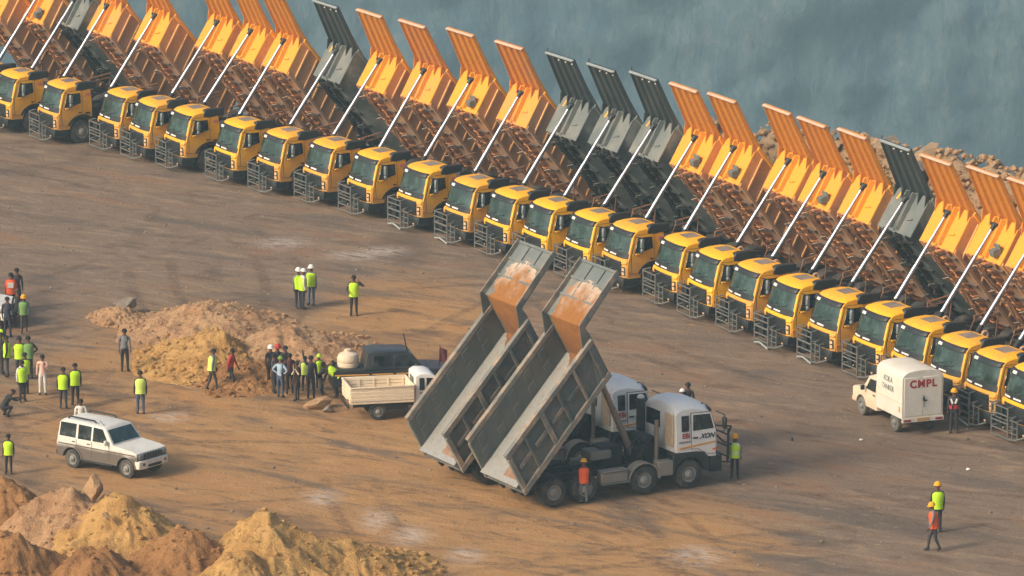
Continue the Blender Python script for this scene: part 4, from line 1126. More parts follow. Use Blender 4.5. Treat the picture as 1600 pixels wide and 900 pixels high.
def make_suv(mat):
    root = empty('suv')
    r = .37; xf, xr = -.58, -3.28
    A = lambda cx: arch(cx, r, .46, math.asin(.05 / .46), math.pi - math.asin(.05 / .46), 10)
    prof = [(0, .42), (.02, .78), (-.03, 1.02), (-.35, 1.10), (-1.22, 1.18), (-4.02, 1.18), (-4.08, .9), (-4.04, .42)] + list(reversed(A(xr))) + list(reversed(A(xf)))
    body = car_shell('body', prof, .84, mat, root, zt=.95, tumble=.04, round_=.0)
    cabn = car_shell('cabin', [(-1.20, 1.17), (-1.66, 1.74), (-1.80, 1.81), (-2.8, 1.86), (-3.85, 1.84), (-3.98, 1.76), (-4.03, 1.17)], .82, mat, body, zt=1.17, tumble=.16, round_=.05)
    G = MAT['glass_dark']
    for s in (-1, 1):
        for pts in ([(-1.48, 1.21), (-1.80, 1.71), (-2.26, 1.73), (-2.26, 1.20)], [(-2.35, 1.20), (-2.35, 1.73), (-3.0, 1.74), (-3.0, 1.20)], [(-3.11, 1.21), (-3.11, 1.74), (-3.90, 1.73), (-3.92, 1.21)]):
            side_window(body, pts, .82, s, G, 1.17, .16)
        for x in (-2.30, -3.06, -1.42):
            q = MB(); q.box((x, s * .838, .86), (.012, .012, .62)); q.build('door_seam', MAT['black'], body)
        for x in (-2.45, -3.2):
            q = MB(); q.box((x, s * .842, 1.06), (.14, .03, .035)); q.build('door_handle', MAT['black'], body)
        q = MB(); q.box((-2.05, s * .845, .93), (3.8, .016, .035)); q.build('side_moulding', MAT['under'], body)
        q = MB(); q.path([(-2.25, s * .58, 1.87), (-2.35, s * .58, 1.94), (-3.55, s * .58, 1.95), (-3.65, s * .58, 1.87)], .034, 6); q.build('roof_rail', MAT['black'], body)
        q = MB(); q.box((-2.1, s * .80, .40), (1.7, .16, .06)); q.build('running_board', MAT['black'], body)
        q = MB(); q.box((.025, s * .66, .88), (.06, .26, .17)); q.build('headlight', MAT['mirror'], body, bevel=.02)
        q = MB(); q.box((-1.50, s * .94, 1.26), (.10, .16, .20)); q.build('mirror', mat, body, bevel=.03)
        q = MB(); q.lathe([(.06, .0), (.06, .03)], (.10, s * .60, .60), 'x', 10); q.build('fog_lamp', MAT['black'], body)
        for cx in (xf, xr):
            q = MB(); A1 = arch(cx, r, .455, R(6), R(174), 12); A2 = arch(cx, r, .52, R(6), R(174), 12)
            q.shell([[Vector((x, s * .82, z)) for x, z in A1], [Vector((x, s * .872, z)) for x, z in A1]], [[Vector((x, s * .82, z)) for x, z in A2], [Vector((x, s * .868, z)) for x, z in A2]]); q.build('wheel_arch', mat, body)
        q = MB(); q.box((-4.06, s * .74, .95), (.05, .12, .3)); q.build('tail_lamp', MAT['redlens'], body)
    P = [[Vector((-1.24 - (z - 1.22) * .79 + .012, t * (.80 - (z - 1.17) * .16), z)) for t in frange(-.93, .93, 5)] for z in frange(1.24, 1.70, 3)]
    MB().shell(P, [[p - Vector((.03, 0, .02)) for p in row] for row in P]).build('windshield', MAT['glass'], body)
    q = MB(); q.box((.03, 0, .88), (.05, .98, .20)); gr = q.build('grille', MAT['black'], body)
    q = MB()
    for i in range(6): q.box((.062, -.40 + i * .16, .88), (.02, .03, .18))
    q.build('grille_bars', MAT['steel'], body)
    q = MB(); q.prism([(-.15, -.86), (.08, -.84), (.13, -.5), (.14, .5), (.08, .84), (-.15, .86)], .42, .74, 'z'); bu = q.build('bumper', MAT['van_white'], body, bevel=.03)
    q = MB(); q.box((.135, 0, .52), (.03, .75, .10)); q.build('air_intake', MAT['black'], body)
    q = MB(); q.box((-4.12, 0, .52), (.12, 1.5, .16)); q.build('rear_bumper', MAT['black'], body, bevel=.02)
    for cx in (xf, xr):
        for s in (-1, 1): make_wheel(root, cx, s * .73, r, .22, .60, n=24, lugs=False)
    q = MB(); q.lathe([(.22, -.10), (.34, -.08), (.37, -.03), (.37, .04), (.33, .09), (.1, .10)], (-4.24, .1, .98), 'x', 20); q.build('spare_wheel', MAT['tyre'], root)
    q = MB(); q.tube((-1.45, -.60, 1.5), (-2.15, -.50, 1.97), .012, 5); q.build('aerial', MAT['black'], root)
    return root
so = make_suv(MAT['suv_white'])
place_by(so, 197, 734, (-.58, -.84, .37), R(-37))
tag(so, 'white SUV with mud-stained doors and black roof rails beside the soil heaps', 'SUV')
s2 = copy_tree(so)
place_by(s2, -22, 500, (-.82, -.84, .37), R(-25))
tag(s2, 'white vehicle cut off by the left edge beside the man in the orange vest', 'SUV')

def make_pickup():
    root = empty('pickup_truck'); m = MAT['van_cream']; r = .35; xf, xr = -.8, -3.72
    A = arch(xf, r, .45, math.asin(.1 / .45), math.pi - math.asin(.1 / .45), 10)
    cab = car_shell('cab', [(0, .45), (.0, .98), (-.1, 1.05), (-.95, 1.14), (-1.42, 1.68), (-1.62, 1.80), (-2.05, 1.82), (-2.22, 1.72), (-2.25, .45)] + list(reversed(A)), .82, MAT['white'], root, zt=1.1, tumble=.12, round_=.06)
    for s in (-1, 1):
        side_window(cab, [(-1.20, 1.16), (-1.50, 1.60), (-1.78, 1.62), (-1.78, 1.15)], .82, s, MAT['glass_dark'], 1.1, .12)
        side_window(cab, [(-1.86, 1.15), (-1.86, 1.62), (-2.06, 1.62), (-2.06, 1.15)], .82, s, MAT['glass_dark'], 1.1, .12)
        for x in (-1.55, -1.98):
            q = MB(); q.box((x, s * .83, 1.03), (.16, .03, .035)); q.build('door_handle', MAT['black'], cab)
        q = MB(); q.box((-1.82, s * .826, .8), (.012, .012, .6)); q.build('door_seam', MAT['black'], cab)
        q = MB(); q.box((-1.10, s * .95, 1.2), (.1, .16, .22)); q.build('mirror', MAT['black'], cab, bevel=.02)
        q = MB(); q.box((.01, s * .62, .82), (.06, .22, .18)); q.build('headlight', MAT['lens'], cab, bevel=.02)
    q = MB(); q.box((-2.245, -.12, 1.42), (.03, .62, .34)); q.build('rear_window', MAT['glass_dark'], cab, bevel=.02)
    P = [[Vector((-.99 - (z - 1.18) * .87 + .014, t * .76, z)) for t in frange(-.92, .92, 5)] for z in frange(1.2, 1.64, 3)]
    MB().shell(P, [[p - Vector((.03, 0, .02)) for p in row] for row in P]).build('windshield', MAT['glass'], cab)
    q = MB(); q.box((.03, 0, .78), (.05, .9, .22)); q.build('grille', MAT['black'], cab)
    q = MB(); q.box((.06, 0, .52), (.12, 1.6, .18)); q.build('bumper', MAT['white'], cab, bevel=.03)
    x0, x1, z0, z1, w = -4.84, -2.30, .72, 1.36, .95
    q = MB(); q.box(((x0 + x1) / 2, 0, z0 + .03), (x1 - x0, w * 2, .07)); bed = q.build('cargo_bed', m, root)
    def boards(c, d, ax):
        for i in range(4):
            q = MB(); zz = z0 + .10 + i * .135
            q.box((c[0], c[1], zz + .06), (d[0], d[1], .122)); q.build('side_board', m, bed, bevel=.012)
    for s in (-1, 1):
        boards(((x0 + x1) / 2, s * (w - .02)), (x1 - x0, .04), 'x')
        for x in frange(x0 + .1, x1 - .1, 5):
            q = MB(); q.box((x, s * (w - .055), (z0 + z1) / 2 + .03), (.06, .03, .5)); q.build('stake', m, bed)
        q = MB(); q.box(((x0 + x1) / 2, s * w, z1 + .01), (x1 - x0 + .06, .07, .05)); q.build('top_rail', m, bed, bevel=.01)
    for x in (x0, x1):
        boards((x, 0), (.04, w * 1.9), 'y')
        q = MB(); q.box((x, 0, z1 + .012), (.07, w * 2 - .09, .05)); q.build('top_rail', m, bed, bevel=.01)
    q = MB(); q.box((x0 - .03, -.45, z0 + .06), (.05, .10, .12)); q.build('latch', MAT['rust'], bed)
    q = MB(); q.box((x0 - .05, 0, .56), (.06, 1.5, .10)); q.build('rear_bumper', MAT['black'], bed)
    q = MB()
    for s in (-1, 1): q.box((-2.6, s * .40, .55), (4.1, .09, .16))
    q.box((-2.9, 0, .55), (.1, .8, .12)); q.box((-3.0, -.55, .50), (1.0, .3, .22)); q.build('chassis', MAT['dark'], root)
    for cx in (xf, xr):
        for s in (-1, 1): make_wheel(root, cx, s * .70, r, .23, .58, n=24, lugs=False)
    return root
pk = make_pickup()
place_by(pk, 591, 643, (-3.72, -.81, .35), R(12))
tag(pk, 'cream-white pickup with an empty open cargo bed beside the raised trays', 'pickup truck')

def make_black_pickup():
    root = empty('pickup_truck'); m = MAT['suv_black']; r = .37; xf, xr = -.85, -3.75
    A = lambda cx: arch(cx, r, .46, math.asin(.08 / .46), math.pi - math.asin(.08 / .46), 10)
    body = car_shell('body', [(0, .45), (.0, 1.0), (-.1, 1.08), (-1.15, 1.16), (-4.75, 1.12), (-4.78, .45)] + list(reversed(A(xr))) + list(reversed(A(xf))), .85, m, root, zt=.95, tumble=.03, round_=.04)
    cabn = car_shell('cabin', [(-1.10, 1.15), (-1.62, 1.76), (-1.82, 1.84), (-3.0, 1.87), (-3.35, 1.80), (-3.48, 1.14)], .83, m, body, zt=1.15, tumble=.15, round_=.05)
    for s in (-1, 1):
        for pts in ([(-1.45, 1.26), (-1.76, 1.66), (-2.26, 1.68), (-2.26, 1.25)], [(-2.4, 1.25), (-2.4, 1.68), (-3.1, 1.68), (-3.15, 1.25)]):
            w = side_window(body, pts, .83, s, MAT['glass_dark'], 1.15, .15)
        q = MB(); q.box((-3.98, s * .858, .95), (1.4, .015, .05)); q.box((-2.75, s * .858, .95), (.86, .015, .05)); q.box((-1.75, s * .858, .95), (.9, .015, .05)); q.build('orange_stripe', MAT['stripe'], body)
        for x in (-1.3, -2.3, -3.2):
            q = MB(); q.box((x, s * .853, .8), (.012, .012, .55)); q.build('door_seam', MAT['dark'], body)
        q = MB(); q.box((-1.40, s * .97, 1.27), (.1, .2, .18)); q.build('mirror', m, body, bevel=.03)
        q = MB(); q.box((.01, s * .64, .86), (.06, .26, .17)); q.build('headlight', MAT['mirror'], body, bevel=.02)
    q = MB(); q.box((-1.45, -.862, 1.10), (.26, .02, .22)); q.build('door_notice', MAT['white_strip'], body)
    P = [[Vector((-1.14 - (z - 1.2) * .84 + .014, t * .76, z)) for t in frange(-.92, .92, 5)] for z in frange(1.22, 1.72, 3)]
    MB().shell(P, [[p - Vector((.03, 0, .02)) for p in row] for row in P]).build('windshield', MAT['glass_dark'], body)
    q = MB(); q.box((.06, 0, .52), (.12, 1.65, .2)); q.build('bumper', MAT['black'], body, bevel=.03)
    q = MB(); q.box((-4.1, 0, 1.125), (1.1, 1.5, .03)); q.build('load_bed', MAT['dark'], body)
    for cx in (xf, xr):
        for s in (-1, 1): make_wheel(root, cx, s * .74, r, .24, .58, n=24, lugs=False)
    q = MB(); q.tube((-1.70, -.62, 1.70), (-1.88, -.62, 2.55), .03, 8, .02); q.build('snorkel_pole', MAT['black'], root)
    return root
bp = make_black_pickup()
place_by(bp, 634, 550, (-1.80, -.74, 1.79), R(9))
tag(bp, 'black double-cab pickup with an orange side stripe behind the cream pickup', 'pickup truck')
# the white tank on its bed, and a maroon flag on its bonnet
c, s_ = math.cos(R(9)), math.sin(R(9)); off = lambda x, y: (bp.location.x + x * c - y * s_, bp.location.y + x * s_ + y * c)
tk = MB(); tk.lathe([(.40, 0), (.44, .05), (.44, .18), (.42, .20), (.44, .23), (.44, .40), (.38, .53), (.20, .62), (.17, .63), (.17, .68), (.05, .69)], (0, 0, 0), 'z', 28)
tko = tk.build('water_tank', MAT['tank_white']); tko.location = (*off(-4.05, -.15), bp.location.z + 1.142)
tag(tko, 'round cream plastic water tank on the bed of the black pickup', 'water tank')
q = MB(); q.lathe([(.14, .69), (.14, .73), (.04, .74)], (0, 0, 0), 'z', 16); q.build('tank_lid', MAT['tank_white'], tko)
fl = empty('flag', (*off(-.42, -.55), bp.location.z + 1.06))
q = MB(); q.tube((0, 0, 0), (.03, 0, .95), .016, 6); q.build('flag_pole', MAT['black'], fl)
P = [[Vector((.03 - .03 + u * .30 + .02 * z, .05 * math.sin(u * 5 + z * 3), .88 - u * .18 * 1 - (1 - z) * (.62 - u * .1))) for u in frange(0, 1, 6)] for z in frange(0, 1, 5)]
MB().shell(P, [[p + Vector((0, .008, 0)) for p in row] for row in P]).build('cloth', MAT['maroon'], fl)
tag(fl, 'drooping maroon flag on the bonnet of the black pickup', 'flag')

def make_van():
    root = empty('box_van'); m = MAT['van_cream']; r = .37; xf, xr = -.78, -3.75
    A = arch(xf, r, .46, math.asin(.1 / .46), math.pi - math.asin(.1 / .46), 10)
    cab = car_shell('cab', [(0, .47), (.0, 1.0), (-.15, 1.08), (-.95, 1.16), (-1.38, 1.70), (-1.6, 1.82), (-2.2, 1.84), (-2.25, .47)] + list(reversed(A)), .82, m, root, zt=1.1, tumble=.12, round_=.06)
    for s in (-1, 1):
        side_window(cab, [(-1.22, 1.18), (-1.50, 1.62), (-2.02, 1.64), (-2.02, 1.17)], .82, s, MAT['glass_dark'], 1.1, .12)
        q = MB(); q.box((-1.18, s * .95, 1.22), (.1, .16, .2)); q.build('mirror', MAT['black'], cab, bevel=.02)
        q = MB(); q.box((-1.95, s * .83, 1.03), (.16, .03, .035)); q.build('door_handle', MAT['black'], cab)
        q = MB(); q.box((.01, s * .62, .82), (.06, .22, .18)); q.build('headlight', MAT['lens'], cab, bevel=.02)
    P = [[Vector((-.99 - (z - 1.18) * .80 + .014, t * .76, z)) for t in frange(-.92, .92, 5)] for z in frange(1.2, 1.66, 3)]
    MB().shell(P, [[p - Vector((.03, 0, .02)) for p in row] for row in P]).build('windshield', MAT['glass'], cab)
    q = MB(); q.box((.06, 0, .52), (.12, 1.6, .18)); q.build('bumper', m, cab, bevel=.03)
    x0, x1, z0, z1, w = -4.62, -2.30, .66, 2.32, .89
    dome = [(-w, z0)] + [(-w, z1 - .08), (-w + .03, z1 + .03), (-w + .12, z1 + .11)] + [(w * math.sin(a_) * .86, z1 + .11 + .15 * math.cos(a_) * 1.0 - .0) for a_ in frange(-R(80), R(80), 7)] + [(w - .12, z1 + .11), (w - .03, z1 + .03), (w, z1 - .08), (w, z0)]
    q = MB(); q.prism(dome, x0, x1, 'x'); box = q.build('cargo_box', MAT['van_white'], root, bevel=.02)
    for s in (-1, 1):
        q = MB(); q.box((x0 - .012, s * .405, (z0 + z1) / 2 + .04), (.03, .80, z1 - z0 - .14)); q.build('rear_door', MAT['van_white'], box, bevel=.01)
        q = MB(); q.box(((x0 + x1) / 2, s * (w + .004), 1.28), (x1 - x0 - .04, .014, .05)); q.build('side_seam', MAT['van_cream'], box)
        q = MB(); q.box((x0 + .22, s * (w + .006), 1.02), (.12, .012, .22)); q.build('reflector', MAT['plate'], box)
        q = MB(); q.box((x0 - .05, s * .68, z0 - .06), (.04, .30, .08)); q.build('tail_lamp', MAT['redlens'], box)
    q = MB(); q.box((x0 - .02, 0, z0 - .05), (.07, w * 2, .17)); q.build('rear_sill', MAT['van_white'], box)
    q = MB(); q.box((x0 - .062, 0, z0 - .04), (.02, .52, .13)); q.build('number_plate', MAT['plate'], box)
    q = MB(); q.tube((x0 - .045, -.03, 1.1), (x0 - .045, -.03, 1.58), .014, 6); q.box((x0 - .05, -.08, 1.36), (.03, .16, .05)); q.box((x0 - .045, -.03, 1.42), (.05, .06, .14)); q.build('door_latch', MAT['black'], box)
    T = Matrix.Translation((x0 - .031, 0, 2.02)) @ Matrix.Rotation(R(-90), 4, 'Z') @ Matrix.Rotation(R(90), 4, 'X')
    text_mesh('CMPL', .42, T, MAT['red'], 'lettering', box, .004, 0, .016, 1.18)
    for txt, z in (('KOILA', 2.02), ('TANKER', 1.68)):
        T = Matrix.Translation(((x0 + x1) / 2 + .12, w + .006, z)) @ Matrix.Rotation(R(180), 4, 'Z') @ Matrix.Rotation(R(90), 4, 'X')
        text_mesh(txt, .30, T, MAT['faded'], 'lettering', box, .003, .1, .004, .9)
    q = MB()
    for s in (-1, 1): q.box((-2.6, s * .40, .52), (4.0, .09, .16))
    q.box((-3.0, 0, .5), (.1, .8, .12)); q.build('chassis', MAT['dark'], root)
    for cx in (xf, xr):
        for s in (-1, 1): make_wheel(root, cx, s * .70, r, .22, .56, n=24, lugs=False, matt='tyre_dusty')
    return root
MAT['faded'] = paint('faded_lettering', S(120, 122, 116), 0.6, dust=0.5, dcol=S(200, 190, 170))
MAT['tyre_dusty'] = paint('dusty_tyre', S(92, 90, 84), 0.9, dust=0.7, dcol=S(140, 128, 112))
vo = make_van()
place_by(vo, 1397, 660, (-3.75, .80, .37), R(112))
tag(vo, 'cream box van with red CMPL lettering on its rear doors', 'van')
# ------------------------------------------------------------------ soil heaps, boulders, berm
def soil_mat(name, a, b_, d):
    k = NT(name); v, ob = k.coords()
    big = k.noise(v, 0.7, 5, 0.6); mid = k.noise(v, 3.0, 6, 0.7); fine = k.noise(v, 14, 5, 0.7)
    c = k.mix(k.ramp(big, 0.35, 0.66), a, b_)
    c = k.mix(k.math('MULTIPLY', k.ramp(mid, 0.52, 0.70), 0.5), c, tuple(min(1, x * 1.35) for x in a[:3]) + (1,))
    c = k.mix(k.math('MULTIPLY', k.ramp(mid, 0.46, 0.32), 0.6), c, d)
    k.l(c, k.b.inputs['Base Color']); k.b.inputs['Roughness'].default_value = 0.95; k.b.inputs['Specular IOR Level'].default_value = 0.15
    k.bump(k.math('ADD', mid, k.math('MULTIPLY', fine, 0.7)), 1.0, 0.16)
    return k.m
MAT['soil_yellow'] = soil_mat('yellow_soil', S(206, 162, 100), S(186, 140, 82), S(140, 102, 62))
MAT['soil_brown'] = soil_mat('brown_soil', S(178, 130, 82), S(152, 108, 68), S(108, 76, 50))
MAT['soil_pink'] = soil_mat('pink_soil', S(198, 158, 116), S(178, 136, 98), S(134, 100, 72))
MAT['rock'] = soil_mat('pale_rock', S(204, 166, 124), S(184, 146, 108), S(140, 108, 82))
MAT['rock_grey'] = soil_mat('grey_rock', S(160, 144, 126), S(130, 118, 106), S(92, 82, 74))

def heap(cx, cy, rx, ry, H, rot, mat, seed, label, sx=0.0, sy=0.0, n=104, p=1.0, clods=60, crest=.10, group='soil heaps'):
    """A tipped heap: steep cone with a shifted, ragged crest."""
    c, s = math.cos(rot), math.sin(rot)
    bm = bmesh.new(); G = []
    for j in range(n + 1):
        row = []
        for i in range(n + 1):
            u, v = -1.12 + 2.24 * i / n, -1.12 + 2.24 * j / n
            d = math.hypot(u, v)
            k = max(0.0, 1 - d)
            x, y = rx * (u + sx * k), ry * (v + sy * k)
            q = Vector((x * .55, y * .55, seed * 3.7))
            an = math.atan2(v, u)
            base = 1 - d * (1 + .16 * noise.noise(Vector((math.cos(an) * 1.6, math.sin(an) * 1.6, seed * 2.1)))) + .16 * fbm(q, 4) * (1.2 - min(1, d))
            base += .05 * noise.noise(Vector((math.cos(an) * 7, math.sin(an) * 7, d * 1.5 + seed))) * min(1, d * 2)      # slide marks
            base = base if base > .22 else max(-.15, .22 + (base - .22) * .62) - .0
            h = H * base
            h = min(h, H * (1 - crest) + crest * H * .4 * noise.noise(q * 2.3)) if h > H * (1 - crest) else h
            w_ = min(1, max(0, base * 3 + .25))
            h += (.15 * fbm(q * 2.6, 6) + .10 * abs(noise.noise(q * 6.5)) + .06 * abs(noise.noise(q * 13.0)) + .10 * max(0, noise.noise(q * 4.2 + Vector((7, 0, 0))) - .2)) * w_
            row.append(bm.verts.new((x * c - y * s, x * s + y * c, max(h, -.25))))
        G.append(row)
    for j in range(n):
        for i in range(n):
            f = (G[j][i], G[j][i + 1], G[j + 1][i + 1], G[j + 1][i])
            if max(v.co.z for v in f) > -.2: bm.faces.new(f)
    bmesh.ops.delete(bm, geom=[v for v in bm.verts if not v.link_faces], context='VERTS')
    me = bpy.data.meshes.new('soil_heap')
    hts = [(v.co.x, v.co.y, v.co.z) for v in bm.verts if v.co.z > -.02]
    bm.to_mesh(me); bm.free(); me.materials.append(mat)
    me.polygons.foreach_set('use_smooth', [True] * len(me.polygons))
    o = bpy.data.objects.new('soil_heap', me); COL.objects.link(o); o.location = (cx, cy, ground_z(cx, cy) - .02)
    tag(o, label, 'soil heap', group)
    if clods:
        rnd = random.Random(seed); q = MB()
        for i in range(clods * 3):
            x, y, z = rnd.choice(hts); r = rnd.choice((.03, .04, .05, .07, .10)) * (1.5 if z < H * .35 else 1)
            rock_into(q, (x, y, z + r * .25), r, rnd)
        tag(q.build('soil_clods', mat, o, smooth=False), kind='stuff')
    return o
ICO = None
def ico():
    global ICO
    if ICO is None:
        bm = bmesh.new(); bmesh.ops.create_icosphere(bm, subdivisions=1, radius=1.0)
        ICO = ([v.co.copy() for v in bm.verts], [[v.index for v in f.verts] for f in bm.faces]); bm.free()
    return ICO
def rock_into(q, c, r, rnd):
    vs_, fs = ico(); o = rnd.random() * 99; sc = (rnd.uniform(.8, 1.4), rnd.uniform(.7, 1.2), rnd.uniform(.55, .9))
    q.add([(c[0] + v.x * r * sc[0] * (1 + .45 * noise.noise(v * 1.3 + Vector((o, 0, 0)))), c[1] + v.y * r * sc[1] * (1 + .45 * noise.noise(v * 1.3 + Vector((o, 3, 0)))), c[2] + v.z * r * sc[2] * (1 + .4 * noise.noise(v * 1.3 + Vector((o, 7, 0))))) for v in vs_], fs)
def boulder(name, c, dims, rot, mat, seed, label, group=None, cat='boulder', sub=3):
    bm = bmesh.new(); bmesh.ops.create_icosphere(bm, subdivisions=sub, radius=1.0)
    rnd = random.Random(seed)
    planes = [(Vector((rnd.gauss(0, 1), rnd.gauss(0, 1), rnd.gauss(0, 1))).normalized(), rnd.uniform(.42, .78)) for _ in range(12)]
    for v in bm.verts:
        p = v.co.copy()
        for nrm, d in planes:
            e = p.dot(nrm) - d
            if e > 0: p -= nrm * e
        p *= 1 + .10 * noise.noise(p * 2.2 + Vector((seed, 0, 0))) + .05 * noise.noise(p * 6 + Vector((0, seed, 0)))
        v.co = Vector((p.x * dims[0], p.y * dims[1], p.z * dims[2]))
    me = bpy.data.meshes.new(name); bm.to_mesh(me); bm.free(); me.materials.append(mat)
    me.polygons.foreach_set('use_smooth', [True] * len(me.polygons)); me.set_sharp_from_angle(angle=R(28))
    o = bpy.data.objects.new(name, me); COL.objects.link(o); o.location = c; o.rotation_euler = rot
    return tag(o, label, cat, group)

def hp(px, py): p = at(px, py); return p.x, p.y
Yl, Br, Pk = MAT['soil_yellow'], MAT['soil_brown'], MAT['soil_pink']
heap(*hp(432, 916), 3.7, 4.4, 2.85, .3, Yl, 1, 'tallest yellow soil heap with a flat ragged top, lower middle of the foreground', sx=-.12, clods=110)
heap(*hp(545, 908), 3.3, 4.2, 1.6, .1, Yl, 2, 'low yellow-brown heap sloping down to the right of the tallest yellow heap', clods=160)
heap(*hp(186, 874), 3.2, 3.6, 2.55, .5, Yl, 3, 'yellow soil heap with a pointed crest below the front of the white SUV', sx=.1, clods=90)
heap(*hp(108, 852), 3.4, 3.4, 2.35, -.2, Pk, 4, 'pinkish-grey heap carrying an upright pale boulder on its crest', clods=80)
heap(*hp(5, 838), 3.0, 3.2, 2.45, 0, Br, 5, 'orange-brown heap at the left edge below the man in the lime vest', clods=60)
heap(*hp(272, 922), 3.4, 3.8, 2.35, .2, Br, 6, 'brown heap between the two yellow heaps', sx=.15, clods=110)
heap(*hp(30, 930), 3.3, 3.6, 2.5, .4, Br, 7, 'dark brown heap in the bottom left corner', sx=-.15, clods=70)
heap(*hp(150, 938), 2.9, 3.0, 2.0, -.4, Br, 8, 'brown heap with a shadowed right flank beside the bottom left corner heap', sx=-.1, clods=70)
heap(*hp(368, 948), 2.7, 3.2, 2.05, 0, Yl, 9, 'small pale yellow heap cut off by the bottom edge', clods=40)
G2 = 'heaps in the middle of the yard'
heap(*hp(330, 520), 3.5, 4.6, 1.30, 0, Pk, 11, 'broad pinkish heap at the back of the yard mound', clods=110, group=G2)
heap(*hp(316, 566), 2.6, 3.8, 1.32, .1, Yl, 12, 'lumpy yellow heap at the front of the yard mound', sx=.2, clods=190, group=G2)
heap(*hp(462, 556), 3.2, 4.4, 1.25, .1, Pk, 13, 'brownish heap behind the crowd and the black pickup', sx=-.1, clods=100, group=G2)
heap(*hp(386, 592), 2.0, 3.0, .7, 0, Br, 14, 'low brown heap behind the two walking men', clods=50, group=G2)
heap(*hp(185, 497), 1.1, 1.6, .55, .2, Pk, 15, 'small low heap at the left end of the yard mound', clods=30, group=G2)

def on(px, py, z=0): p = at(px, py, z); return (p.x, p.y, p.z)
boulder('boulder', on(143, 766, 2.30), (.46, .40, .86), (.35, -.62, .9), MAT['rock'], 21, 'upright pale boulder on the crest of the pinkish heap')
boulder('boulder', on(496, 629, .22), (.62, .45, .34), (0, -.25, .4), MAT['rock'], 22, 'pale slab-shaped boulder on the ground in front of the crowd')
boulder('boulder', on(514, 640, .10), (.36, .30, .22), (0, 0, .9), MAT['rock_grey'], 23, 'smaller brown rock beside the pale boulder in front of the crowd')
boulder('boulder', on(195, 478, .35), (.75, .6, .32), (0, -.3, .2), MAT['rock_grey'], 24, 'grey rock slab at the left end of the yard mound')
boulder('boulder', on(232, 800, .4), (.22, .2, .2), (0, 0, .9), MAT['rock'], 25, 'small yellow rock right of the pointed heap')
boulder('boulder', on(165, 775, 2.1), (.16, .12, .14), (0, 0, .9), MAT['rock_grey'], 26, 'small dark rock at the foot of the upright pale boulder')
boulder('boulder', on(166, 805, 1.9), (.22, .2, .18), (0, .4, .9), MAT['rock'], 27, 'pale rock stuck in the face of the pointed yellow heap')
boulder('boulder', on(378, 832, 1.7), (.26, .2, .2), (0, .4, .2), MAT['rock'], 28, 'pale rock on the left face of the tallest yellow heap')
boulder('boulder', on(425, 848, 1.2), (.24, .22, .26), (0, .3, .2), MAT['rock'], 29, 'pale rock on the front face of the tallest yellow heap')
for i, (px, py) in enumerate(((248, 578), (262, 580), (300, 576))):
    q = MB(); rnd = random.Random(i)
    P = [[Vector((u * .35 - .17, v * .5 - .25, .05 + .10 * noise.noise(Vector((u * 3, v * 3, i * 5))) + .08 * math.sin(u * 3))) for u in frange(0, 1, 6)] for v in frange(0, 1, 6)]
    o = q.shell(P, [[p - Vector((0, 0, .012)) for p in r] for r in P]).build('plastic_sheet', MAT['white_strip']); o.location = on(px, py, .12 if i < 2 else .3)
    tag(o, ('left crumpled white sheet at the foot of the yellow mound', 'middle crumpled white sheet at the foot of the yellow mound', 'crumpled white sheet on the lower slope of the yellow mound')[i], 'plastic sheet')

# rock berm behind the right half of the row
bx = [at(px, 400).x for px in (1000,)][0]
b = MB(); rows = []
NXB = 190
pts = [p for p in EDGE]
xs_b = frange(1.0, 50.0, NXB)
def berm_h(x): return max(0.0, min(1.0, (x - 1) / 8.0)) * (4.8 + .6 * noise.noise(Vector((x * .25, 0, 2))) + .6 * noise.noise(Vector((x * .8, 3, 2))))
for t in frange(-1, 1, 40):
    row = []
    for x in xs_b:
        y = edge_y(x) + 2.5 + t * 5.5
        h = berm_h(x) * max(0, 1 - abs(t)) ** .75 * 1.05
        h += .45 * fbm(Vector((x * .7, y * .5, 1)), 5) * (1 - abs(t)) + .25 * abs(noise.noise(Vector((x * 2.1, y * 1.4, 1)))) * (1 - abs(t))
        row.append((x, y, h - .3 - (4 * max(0, t) if t > .2 else 0)))
    rows.append(row)
MAT['berm'] = soil_mat('berm_rubble', S(178, 152, 122), S(192, 154, 112), S(124, 106, 90))
tag(b.grid(rows).build('berm', MAT['berm'], recalc=False), 'bank of rubble behind the right half of the truck row', kind='structure')
rnd = random.Random(12)
for i in range(40):
    x = rnd.uniform(5, 27); t = rnd.uniform(-.45, .15)
    y = edge_y(x) + 2.5 + t * 5.5; z = berm_h(x) * max(0, 1 - abs(t)) ** .75
    r = rnd.choice((.35, .45, .6, .8, 1.0))
    boulder('boulder', (x, y, z), (r * rnd.uniform(.9, 1.3), r, r * rnd.uniform(.6, .9)), (rnd.uniform(-.4, .4), rnd.uniform(-.4, .4), rnd.random() * 3), rnd.choice((MAT['rock'], MAT['rock_grey'], MAT['berm'])), 100 + i,
            'weathered boulder lying on the rubble bank behind the raised bodies', 'boulders on the rubble bank', sub=2)

q = MB(); rnd = random.Random(31)
for i in range(2400):
    x = rnd.uniform(3, 30); t = rnd.uniform(-.9, .15); y = edge_y(x) + 2.5 + t * 5.5
    rock_into(q, (x, y, berm_h(x) * max(0, 1 - abs(t)) ** .75 * 1.05 + .02), rnd.choice((.06, .08, .1, .14, .2)), rnd)
tag(q.build('rubble', MAT['rock'], smooth=False), 'broken rock strewn over the bank behind the trucks', kind='stuff')
